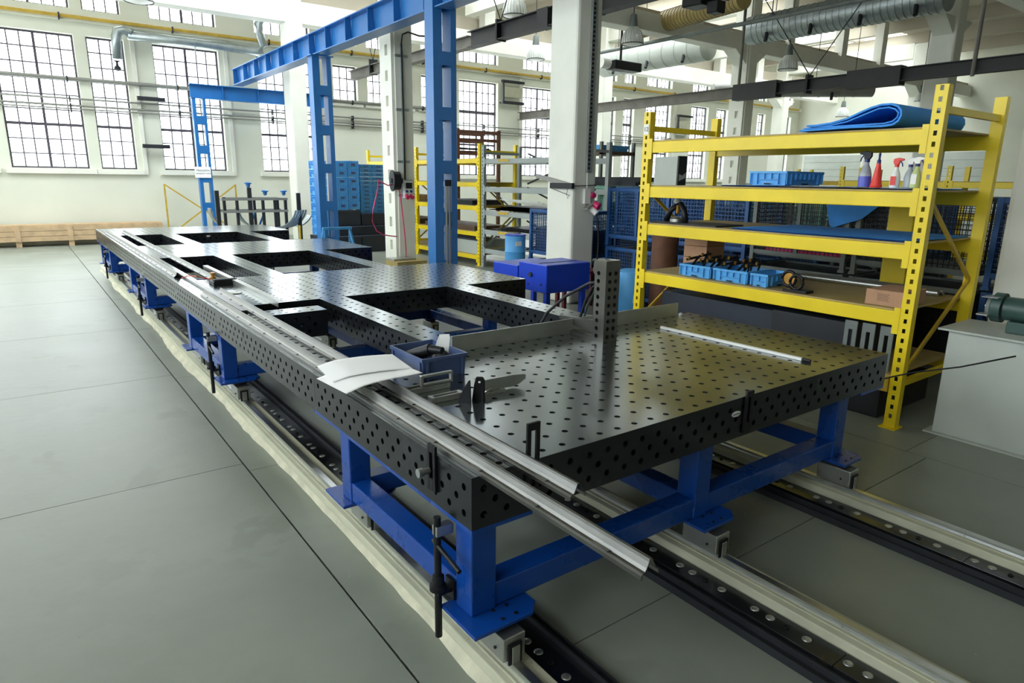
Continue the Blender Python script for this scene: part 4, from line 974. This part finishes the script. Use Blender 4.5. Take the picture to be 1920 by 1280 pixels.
obj('base', MB().lathe([(.07,0),(.07,.03),(.03,.05)],5.52,4.59,1.438,16), 'alu', t, smooth=True); obj('nozzle', MB().cyl((5.53,4.59,1.60),(5.5,4.57,1.52),.018,10), 'brass', t); obj('cap', MB().lathe([(.02,0),(.035,.02),(.02,.05)],5.54,4.62,1.62,12), 'white', t, smooth=True)
# dark stock under the rack
o = obj('storage_bin', MB().box(5.36,2.55,.415,6.3,3.3,.74), 'dark', bevel=.01); tag(o, 'dark steel bin on the bottom shelf behind the slotted brackets', 'bin')
o = obj('storage_bin', MB().box(5.5,3.35,.415,6.3,4.7,.70), 'boxdark', bevel=.01); tag(o, 'long dark bin on the bottom shelf behind the pointed gussets', 'bin')
for i in range(4):
    y = 4.28-.12*i
    o = obj('gusset_plate', MB().prism([(-.045,0),(.045,0),(.012,.13),(-.012,.13)], (5.42, y, .415), (0,1,0), (0,0,1), (.01,0,0)), 'rust'); tag(o, 'pointed rusty gusset plate on the bottom shelf, %s from the left' % ORD[i], 'gusset plate', 'gussets on the bottom shelf')
for i, y in enumerate((2.57, 2.43, 2.29)):
    t = thing('slotted_bracket', 'grey slotted bracket standing on the bottom shelf, %s of three from the left' % ORD[i], 'bracket', (5.34, y, .415))
    mb = MB().box(5.33,y-.05,.415,5.342,y-.016,.77).box(5.33,y+.016,.415,5.342,y+.05,.77).box(5.33,y-.016,.415,5.342,y+.016,.53).box(5.33,y-.016,.70,5.342,y+.016,.77)
    obj('slotted_plate', mb, 'greym', t); obj('hole', MB().cyl((5.329,y,.49),(5.331,y,.49),.02,12), 'black', t)
o = obj('storage_bin', MB().box(5.4,2.3,.0,6.3,4.7,.27), 'dark', bevel=.01); tag(o, 'low dark steel container on the floor under the big rack', 'container')
# cable drooping from the grinder stand to the table
o = obj('power_cable', MB().path([(5.35,1.45,.72),(5.22,1.72,.60),(5.15,2.0,.50),(5.0,2.3,.36),(4.8,2.6,.26),(4.5,2.8,.22)], .006, 6), 'rubber', smooth='all'); tag(o, 'thin black cable drooping across the yellow rack post', 'cable')
# grey pedestal with bench grinder
t = thing('pedestal', 'pale grey sheet metal pedestal at the right edge', 'pedestal', (5.7, 1.5, 0))
obj('body', MB().box(5.45,.95,.01,5.95,1.91,.80), 'cabinet', t, bevel=.004); obj('base_flange', MB().box(5.41,.91,0,5.99,1.96,.01), 'cabinet', t); obj('top_plate', MB().box(5.41,.91,.801,5.99,1.97,.815), 'cabinet', t)
t = thing('bench_grinder', 'dark green bench grinder standing on the pale grey pedestal', 'grinder', (5.7, 1.75, .815))
obj('motor', MB().cyl((5.7,1.35,.98),(5.7,1.66,.98),.085,22), 'darkgreen', t, smooth=True); obj('foot', MB().box(5.62,1.4,.815,5.78,1.62,.90), 'darkgreen', t, bevel=.01)
obj('wheel_guard', MB().cyl((5.7,1.67,.98),(5.7,1.73,.98),.108,24), 'darkgreen', t, smooth=True)
obj('grinding_wheel', MB().cyl((5.7,1.74,.98),(5.7,1.765,.98),.085,22), 'greym', t, smooth=True); obj('shaft', MB().cyl((5.7,1.2,.98),(5.7,1.79,.98),.014,10), 'alu', t); obj('spark_shield', MB().box(5.56,1.68,1.06,5.66,1.78,1.065), 'clearp', t); obj('tool_rest', MB().box(5.54,1.72,.93,5.62,1.79,.94), 'alu', t)

# ------------------------------------------------------------------ mesh boxes
MBX = {}
def mesh_box(label, x, y, z, m, rz=0, fill='dark', L=1.2, W_=.8, H=.86):
    fh = .86 if fill == 'dark' else .5
    if (m, fill) not in MBX:
        t = thing('mesh_box', label, 'mesh box', (0, 0, 0)); p = .05
        for a, b in ((0,0),(W_-p,0),(0,L-p),(W_-p,L-p)):
            obj('corner_post', MB().box(a, b, 0, a+p, b+p, H), m, t); obj('foot', MB().box(a-.01, b-.01, 0, a+p+.01, b+p+.01, .03), m, t)
        for zz in (.12, H-.05):
            obj('rail', MB().box(p,.005,zz,W_-p,.04,zz+.045), m, t); obj('rail', MB().box(p,L-.04,zz,W_-p,L-.005,zz+.045), m, t)
            obj('rail', MB().box(.005,p,zz,.04,L-p,zz+.045), m, t); obj('rail', MB().box(W_-.04,p,zz,W_-.005,L-p,zz+.045), m, t)
        for b in (L/2-.02,): obj('mid_post', MB().box(.005, b, .16, .035, b+.04, H-.05), m, t)
        mb = MB(); r = .0035
        def side(fix, a0, a1, ax):
            a = a0+.05
            while a < a1:
                mb.box(*((fix-r, a-r, .16, fix+r, a+r, H-.05) if ax == 'y' else (a-r, fix-r, .16, a+r, fix+r, H-.05))); a += .05
            h = .2
            while h < H-.05:
                mb.box(*((fix-r, a0, h-r, fix+r, a1, h+r) if ax == 'y' else (a0, fix-r, h-r, a1, fix+r, h+r))); h += .05
        side(.02, p, L-p, 'y'); side(W_-.02, p, L-p, 'y'); side(.02, p, W_-p, 'x'); side(L-.02, p, W_-p, 'x')
        stuff(obj('wire_mesh', mb, m if m != 'greym' else 'dark', t))
        obj('floor_tray', MB().box(.04,.04,.10,W_-.04,L-.04,.12), m, t)
        if fill: obj('load', MB().box(.07,.07,.121,W_-.07,L-.07,min(H-.02, .121+H*fh)), fill, t, bevel=.02)
        MBX[(m, fill)] = t; t.location = (x, y, z); t.rotation_euler = (0,0,rz); OFF[t.name] = Vector((x, y, z)); return t
    return copy_tree(MBX[(m, fill)], (x, y, z), rz, label)
lv = ['bottom', 'top']
for i, (y, m0, m1, f0, f1) in enumerate(((1.15,'meshblue','meshblue','dark','boxdark'),(2.42,'greym','greym','dark',None),(3.69,'greym','greym','dark',None),(4.96,'meshblue','meshblue','dark',None),(6.23,'meshblue','meshblue','dark',None))):
    nm = ['rightmost', 'second from the right', 'middle', 'fourth from the right', 'leftmost'][i]
    for l, (m_, f_) in enumerate(((m0, f0), (m1, f1))):
        mesh_box('%s mesh box of the %s stack right behind the big yellow rack' % (lv[l], nm), 7.3, y, .88*l, m_, 0, f_)
for i, (x, y, m0, m1) in enumerate(((9.0, 7.75, 'meshblue', 'meshblue'), (9.05, 9.3, 'meshblue', 'green'), (10.1, 9.3, 'meshblue', 'green'), (9.1, 6.4, 'meshblue', 'meshblue'), (9.1, 5.0, 'meshblue', 'green'), (9.1, 3.6, 'greym', 'meshblue'), (11.2, 7.6, 'green', 'meshblue'), (11.2, 6.0, 'meshblue', 'meshblue'), (11.2, 4.4, 'meshblue', 'greym'), (12.6, 9.0, 'meshblue', 'green'))):
    for l, m_ in enumerate((m0, m1)):
        mesh_box('%s mesh box in the %s stack of the group behind the central column and rack' % (lv[l], ORD[i]), x, y, .88*l, m_, 0, 'dark' if l == 0 else ('boxdark' if i in (1, 3) else None))
o = obj('draped_mat', MB().prism([(3.98,1.70),(3.90,1.40),(3.86,1.37),(3.55,1.48),(3.30,1.70)], (7.27,0,0), (0,1,0), (0,0,1), (.012,0,0)), 'foam'); tag(o, 'blue foam mat hanging in a point on the grey mesh box behind the rack', 'foam mat')
o = obj('yellow_bin', MB().box(7.0,2.92,.0,7.24,3.16,1.66), 'yellow', bevel=.01); tag(o, 'tall yellow orange box behind the right post of the big rack', 'box')
t = thing('leaning_board', 'pale grey panel with a dark print leaning upright behind the left rack post', 'panel', (7.5, 6.4, 1.745))
obj('panel_board', MB().box(7.3,6.13,1.77,7.33,6.53,2.17), 'cabinet', t, bevel=.002); obj('dark_print', MB().box(7.33,6.13,1.77,7.50,6.15,2.18), 'dark', t); obj('print_curve', MB().prism([(.02,.05),(.15,.09),(.15,.16),(.09,.12),(.02,.14)], (7.33,6.128,1.80), (1,0,0), (0,0,1), (0,-.003,0)), 'cabinet', t)
for i, dz in enumerate((0, .06)):
    o = obj('wrapped_tube', MB().cyl((6.16+.1*i,3.55,.953),(6.2+.1*i,2.3,.953),.028,12), 'alu', smooth=True); tag(o, 'foil wrapped tube lying along the back of the lower shelf, %s one' % ['front','rear'][i], 'tube')
o = obj('pink_crate', MB().box(7.42,3.8,1.001,8.0,4.75,1.11), 'pink', bevel=.01); tag(o, 'magenta plastic crate inside the grey mesh box behind the big rack', 'crate')
o = obj('tree_trunk_roll', MB().lathe([(.17,0),(.17,1.18),(.16,1.2)], 6.72, 5.75, 0, 20), 'rust', smooth=True); tag(o, 'tall brown rusty cylinder behind the left rack post', 'cylinder'); o.name = 'rusty_cylinder'
# beam of parts between columns: profiles on green boxes
for i in range(5):
    o = obj('steel_channel', MB().prism([(0,0),(.09,0),(.09,.08),(.08,.08),(.08,.01),(.01,.01),(.01,.08),(0,.08)], (9.08+.10*i, 8.55, 1.0+.02*i+.75), (1,0,0), (0,0,1), (0,1.9,0)), 'dark')
    tag(o, 'dark steel channel on the mesh boxes right of the central column, %s from the left' % ORD[i], 'steel channel', 'steel channels on the mesh boxes')
t = thing('storage_rack', 'brown steel rack with a blue bundle on top right of the central column', 'rack', (12.2, 12.3, 0))
for a, b in ((11.5,12.0),(12.6,12.0),(11.5,12.8),(12.6,12.8)): obj('post', MB().box(a,b,0,a+.07,b+.07,2.75), 'greym', t)
for z in (1.6, 2.45): obj('shelf', MB().box(11.5,12.0,z,12.67,12.87,z+.08), 'brown', t)
obj('load', MB().box(11.55,12.05,1.681,12.5,12.8,1.85), 'board', t)
o = obj('blue_bundle', MB().box(11.52,12.1,2.531,12.5,12.7,2.60).box(11.56,12.1,2.60,12.55,12.7,2.68), 'boxblue2', bevel=.01); tag(o, 'light blue bundle lying on top of the brown steel rack', 'bundle')
# blue machine bench, drum and tank around the central column
t = thing('machine_bench', 'bright royal blue machine bench left of the central column foot', 'bench', (5.3, 6.5, 0))
obj('body', MB().box(4.95,6.0,.52,5.65,6.55,.86), 'benchblue', t, bevel=.012); obj('wing', MB().box(4.95,6.57,.60,5.65,7.1,.80), 'benchblue', t, bevel=.01); obj('slot', MB().box(5.0,6.2,.861,5.6,6.22,.864), 'dark', t)
for a, b in ((4.98,6.03),(5.55,6.03),(4.98,7.0),(5.55,7.0)): obj('leg', MB().box(a,b,0,a+.06,b+.06,.6 if b > 6.5 else .53), 'benchblue', t)
obj('pivot', MB().cyl((4.93,6.3,.72),(4.95,6.3,.72),.03,12), 'dark', t)
for q, (a, b) in enumerate(((6.1,.62),(6.35,.60),(6.48,.66))): obj('bolt', MB().cyl((4.94,a,b),(4.95,a,b),.012,8), 'dark', t)
t = thing('drum', 'blue and white steel drum in front of the grey rack', 'drum', (6.99, 9.36, 0))
obj('drum_body', MB().lathe([(.17,0),(.18,.01),(.18,.30),(.187,.31),(.18,.32),(.18,.60),(.187,.61),(.18,.62),(.18,.89)], 6.99, 9.36, 0, 26), 'boxblue', t, smooth=True); obj('rim', MB().lathe([(.175,.885),(.188,.89),(.188,.905),(.17,.91),(.0,.895)], 6.99, 9.36, 0, 26), 'benchblue', t, smooth=True); obj('white_band', MB().lathe([(.1815,.03),(.1815,.28)], 6.99, 9.36, 0, 26, cap=False), 'white', t, smooth=True)
obj('drum_label', MB().box(6.87,9.176,.72,6.99,9.185,.80), 'white', t)
mesh_box('small dark blue mesh box on a pallet left of the central column', 7.08, 7.88, .5, 'meshblue', 0, 'boxdark', )
for q in range(3): tag(obj('wooden_pallet', MB().box(7.08,7.9+.5*q,0,7.88,8.02+.5*q,.12), 'wood'), 'wooden pallet block under the small blue mesh box, %s from the front' % ORD[q], 'pallet')
o = obj('pallet_deck', MB().box(7.07,7.87,.121,7.89,9.1,.16), 'wood'); tag(o, 'wooden deck board below the small dark blue mesh box', 'board')
o = obj('plinth', MB().box(7.08,7.88,.161,7.88,9.08,.499), 'boxdark', bevel=.01); tag(o, 'dark stand between the pallet deck and the small mesh box', 'stand')
t = thing('gas_tank', 'light blue tank with a white swoosh beside the left rack post', 'tank', (6.52, 6.15, 0))
obj('tank_body', MB().lathe([(.21,0),(.22,.02),(.22,.6),(.19,.67),(.08,.70)], 6.52, 6.15, 0, 26), 'boxblue', t, smooth=True); obj('white_swoosh', MB().prism([(-.02,0),(.02,0),(.05,.2),(.03,.33),(0,.2)], (6.41,5.945,.28), (.87,-.5,0), (0,0,1), (-.01,-.012,0)), 'white', t)
# loads on the grey and yellow racks at the back
t_ = 0
for z, x0, y0, y1, n_, lb, m_ in ((1.70,7.97,9.2,11.6,3,'third','black'),(1.22,7.97,9.2,11.6,4,'second','dark'),(.82,7.97,9.3,11.5,3,'lowest but one','black')):
    for q in range(n_):
        o = obj('steel_sheet', MB().prism([(0,0),(y1-y0-.2*q,0),(y1-y0-.25*q,.012),(.05,.012)], (x0+.04*q, y0+.1*q, z+.026*q-.48*(z>1.6)), (0,1,0), (0,0,1), (.7,0,0)), m_)
        tag(o, 'dark steel sheet on the grey rack, %s of the %s level' % (ORD[q], lb), 'sheet', 'steel sheets on the grey rack')
for q in range(4):
    o = obj('bent_profile', MB().sheet([(0,.03),(.0,0),(.06,0),(.06,.03)], (7.92+.05*q, 9.5+.2*q, 1.34+.02*q), (1,.2*(q % 2),0), (0,0,1), (.1-.08*q,1.0,.03), .004), 'alu'); tag(o, 'pale bent sheet strip lying on the grey rack, %s from the left' % ORD[q], 'strip', 'bent strips on the grey rack')
obj_ = [(.235,12.1,14.2,.30,'cabinet','grey panel stack on the lowest level of the yellow back rack'),(.735,12.2,14.4,.10,'brown','brown board stack on the second level of the yellow back rack'),(1.285,12.3,13.6,.10,'dark','dark box tray on the middle level of the yellow back rack'),(1.285,14.9,16.6,.14,'wood','wooden planks on the middle level at the far bay'),(.735,14.9,17.0,.12,'brown','brown boards on the second level at the far bay')]
for z, a, b, h, m_, lb in obj_: tag(obj('stacked_load', MB().box(8.0,a,z,8.85,b,z+h), m_, bevel=.006), lb, 'stack')
for q in range(6):
    o = obj('steel_tube', MB().cyl((7.98+.045*q,11.95+.0,1.33-1.05+.04*(q % 2)),(7.98+.045*q,13.0,1.33-1.05+.04*(q % 2)),.018,10), 'dark'); o.location.z += .27
    tag(o, 'short dark steel tube on the lowest rack level, %s from the front' % ORD[q], 'tube', 'steel tubes on the yellow back rack')
t = thing('stacking_frame', 'rusty brown stacking frame loaded with bars high behind the grey rack', 'stacking frame', (11.5, 17.4, 0))
for a in (10.55, 12.0):
    for b in (17.0, 17.9): obj('post', MB().box(a, b, 0, a+.09, b+.09, 3.25), 'rust', t)
for z in (2.55, 2.9, 3.12):
    obj('rail', MB().box(10.64,17.0,z,12.0,17.07,z+.09), 'rust', t); obj('rail', MB().box(10.64,17.9,z,12.0,17.97,z+.09), 'rust', t)
for q in range(6): obj('bar_load', MB().bar((10.65,17.15+.1*q,2.68+.03*(q % 3)),(11.95,17.3+.1*q,2.70+.03*(q % 2)),.03), 'dark', t)
# crates in front of the window wall
W3 = .295
def small_crate(label, x, y, z, w, d, h, m, group):
    key = (round(w,3), round(h,3), m)
    if key not in MBX: MBX[key] = crate(label, x, y, z, w, d, h-.004, m, group, rim=.014, mid=True); return MBX[key]
    src = MBX[key]; return copy_tree(src, (x+w/2, y+d/2, z), 0, label, group)
g1 = 'blue crates stacked between the blue post and the slotted column'
for c_i, (x, n_, z0) in enumerate(((5.98, 9, .42), (6.52, 6, 1.03), (6.83, 6, 1.04))):
    for q in range(n_):
        z = z0+.2*q
        small_crate('light blue crate, %s column of the tall stack, %s from the bottom' % (['leftmost','second','third'][c_i], ORD[q]), x, 16.2, z, W3, .4, .2, 'boxblue', g1)
for c_i, x in enumerate((7.15, 7.50)):
    for q in range(12):
        small_crate('shallow faded blue crate, %s column of flat crates, %s from the bottom' % (['left','right'][c_i], ORD[q]), x, 16.2, .94+.102*q, .34, .4, .1, 'boxblue2', g1)
for x0, y0, z0, x1, y1, z1, lb in ((6.42,16.1,.64,7.08,16.7,1.02,'charcoal bin upper left below the light blue crates'),(7.12,16.1,.64,7.85,16.7,.93,'charcoal bin upper right below the shallow crates'),(5.96,15.7,.0,6.9,16.72,.41,'large charcoal container on the floor below the crates, left one'),(6.42,15.9,.412,7.85,16.72,.635,'wide charcoal tray carrying the two upper bins'),(6.92,15.7,0,7.9,16.72,.41,'large charcoal container on the floor below the crates, right one')):
    t = thing('storage_bin', lb, 'bin', ((x0+x1)/2, (y0+y1)/2, z0)); obj('bin_body', MB().box(x0,y0,z0,x1,y1,z1), 'boxdark', t, bevel=.01); obj('bin_rim', MB().box(x0-.008,y0-.008,z1-.04,x1+.008,y1+.0,z1-.02), 'boxdark', t)
t = thing('trestle', 'small light blue steel trestle in front of the blue gantry post', 'trestle', (5.1, 12.8, 0))
obj('top_bar', MB().box(4.82,12.77,.82,5.42,12.83,.87), 'boxblue2', t)
for a, s in ((4.84,-1),(5.38,1)):
    for dy in (-.25,.25): obj('leg', MB().bar((a,12.8,.84),(a+.08*s,12.8+dy,0),.04), 'boxblue2', t)
# steel jigs near the window wall
t = thing('steel_jig', 'grey steel jig frame with posts and curved plates by the window wall', 'jig', (4.9, 17.6, 0))
for x, h in ((3.95,1.48),(4.12,1.32),(4.42,1.30),(4.72,1.55),(5.05,1.25),(5.35,1.28),(5.62,1.30),(5.95,1.42)): obj('post', MB().box(x,17.5,0,x+(.09 if h > 1.4 else .06),17.58,h), 'dark', t)
for x in (4.1, 5.0, 5.6): obj('post', MB().box(x,18.1,0,x+.06,18.16,1.3), 'dark', t)
for z in (1.24, .94): obj('rail', MB().box(4.1,17.49,z,5.7,17.56,z+.06), 'pipe', t); obj('rail', MB().box(4.1,18.1,z,5.7,18.16,z+.06), 'pipe', t)
for x in (4.12,5.62): obj('rail', MB().box(x,17.56,1.24,x+.06,18.1,1.3), 'pipe', t)
for k_, cx in enumerate((4.35, 5.0, 5.9)):
    ln = [(.5*c_(a), .5*s_(a)) for a in [math.pi*(1.0 if k_ != 2 else 1.55)+.12*i for i in range(9)]]
    obj('curved_plate', MB().sheet(ln, (cx,17.62,1.05), (1,0,0), (0,0,1), (0,.3,0), .03), 'galv', t, smooth=True)
for q in range(5):
    ln = [(.55*c_(a), .55*s_(a)) for a in [math.pi*1.5+.17*i for i in range(9)]]
    obj('curved_plate', MB().sheet(ln, (5.30+.09*q,17.3+.07*q,1.10), (1,0,0), (0,0,1), (0,.03,0), .05), 'galv', t)
for x in (4.75, 5.15, 5.62):
    obj('blue_knob', MB().lathe([(.02,0),(.05,.03),(.05,.08),(.09,.1),(.09,.12),(.02,.14)], x, 17.54, 1.36 if x > 5 else 1.55, 12), 'blue', t, smooth=True)
for x in (4.72,4.95): obj('blue_strut', MB().bar((x,17.7,.5),(x+.22,17.7,.98),.04), 'blue', t)
t = thing('wooden_crate', 'long low wooden crate at the foot of the window wall on the left', 'crate', (1.8, 21.1, 0))
for q in range(3): obj('plank', MB().box(-1.4,20.88,.14+.13*q,3.27,20.905,.26+.13*q), 'wood', t)
for q in range(3): obj('lid_plank', MB().box(-1.4,20.91+.18*q,.53,3.27,21.08+.18*q,.55), 'wood', t)
obj('box_core', MB().box(-1.36,20.906,.14,3.24,21.45,.529), 'wood', t)
for x in (-1.2,-.1,1.02,2.1,3.0): obj('foot', MB().box(x,20.9,0,x+.12,21.45,.139), 'wood', t); obj('batten', MB().box(x,20.86,.14,x+.12,20.88,.53), 'wood', t)
t = thing('brace_frame', 'yellow steel frame with crossed braces leaning on the window wall', 'frame', (4.4, 21.3, 0))
obj('post', MB().box(3.46,21.28,0,3.5,21.32,1.58), 'yellow2', t); obj('post', MB().box(5.38,21.28,0,5.42,21.32,1.58), 'yellow2', t)
obj('brace', MB().bar((3.5,21.3,1.56),(5.4,21.3,.15),.035), 'yellow2', t); obj('brace', MB().bar((5.4,21.3,1.56),(3.5,21.3,.15),.035), 'yellow2', t)
o = obj('yellow_bottle_post', MB().cyl((5.8,17.0,0),(5.8,17.0,.62),.03,10), 'yellow2'); o.name = 'marker_post'; tag(o, 'short yellow post beside the curved plates of the steel jig', 'post')
# far machines that fill the floor on the right
for i, (x, y, w, d, h, m_, lb) in enumerate(((16.5,10.2,2.2,1.4,1.1,'cabinet','pale machine housing far behind the rack, left one'),(21.5,14.0,2.6,1.6,1.5,'cabinet','pale machine housing near the far column'),(22.5,9.0,2.0,2.0,1.2,'greym','grey machine table in the far right bay'),(13.5,10.4,1.2,2.4,1.0,'dark','dark loaded bench beyond the mesh boxes'),(26.5,17.5,3.0,1.5,1.7,'greym','grey machine at the far windows'))):
    t = thing('machine', lb, 'machine', (x+w/2, y+d/2, 0)); obj('housing', MB().box(x,y,.1,x+w,y+d,h), m_, t, bevel=.03); obj('base', MB().box(x+.06,y+.06,0,x+w-.06,y+d-.06,.1), 'dark', t); obj('control_panel', MB().box(x-.03,y+.2,h*.6,x,y+.55,h*.9), 'dark', t); obj('cover', MB().box(x+.2,y+.2,h,x+w-.3,y+d-.3,h+.12), m_, t, bevel=.03)

for a in (.35, 1.05, 1.75):
    obj('cross_brace', MB().bar((8.90, 9.4, a), (8.90, 11.5, a+.62), .03), 'black', r3); obj('cross_brace', MB().bar((8.90, 11.5, a), (8.90, 9.4, a+.62), .03), 'black', r3)

# pale specks and chips scattered on the floor
mb = MB(); rnd = random.Random(3)
for i in range(260):
    x, y = rnd.uniform(-.6, 6), rnd.uniform(.4, 9); r = rnd.uniform(.0015, .004)
    if 1.1 < x < 1.7 or 2.15 < x < 2.65 or 3.35 < x < 3.85: continue
    mb.add([(x-r, y-r, .0005), (x+r, y-r*.6, .0005), (x+r*.7, y+r, .0005), (x-r, y+r*.5, .0005), (x, y, .0025)], [(0,1,4),(1,2,4),(2,3,4),(3,0,4)])
o = tag(stuff(obj('floor_grit', mb, 'cream')), 'pale grit and chips scattered on the concrete floor', 'grit')
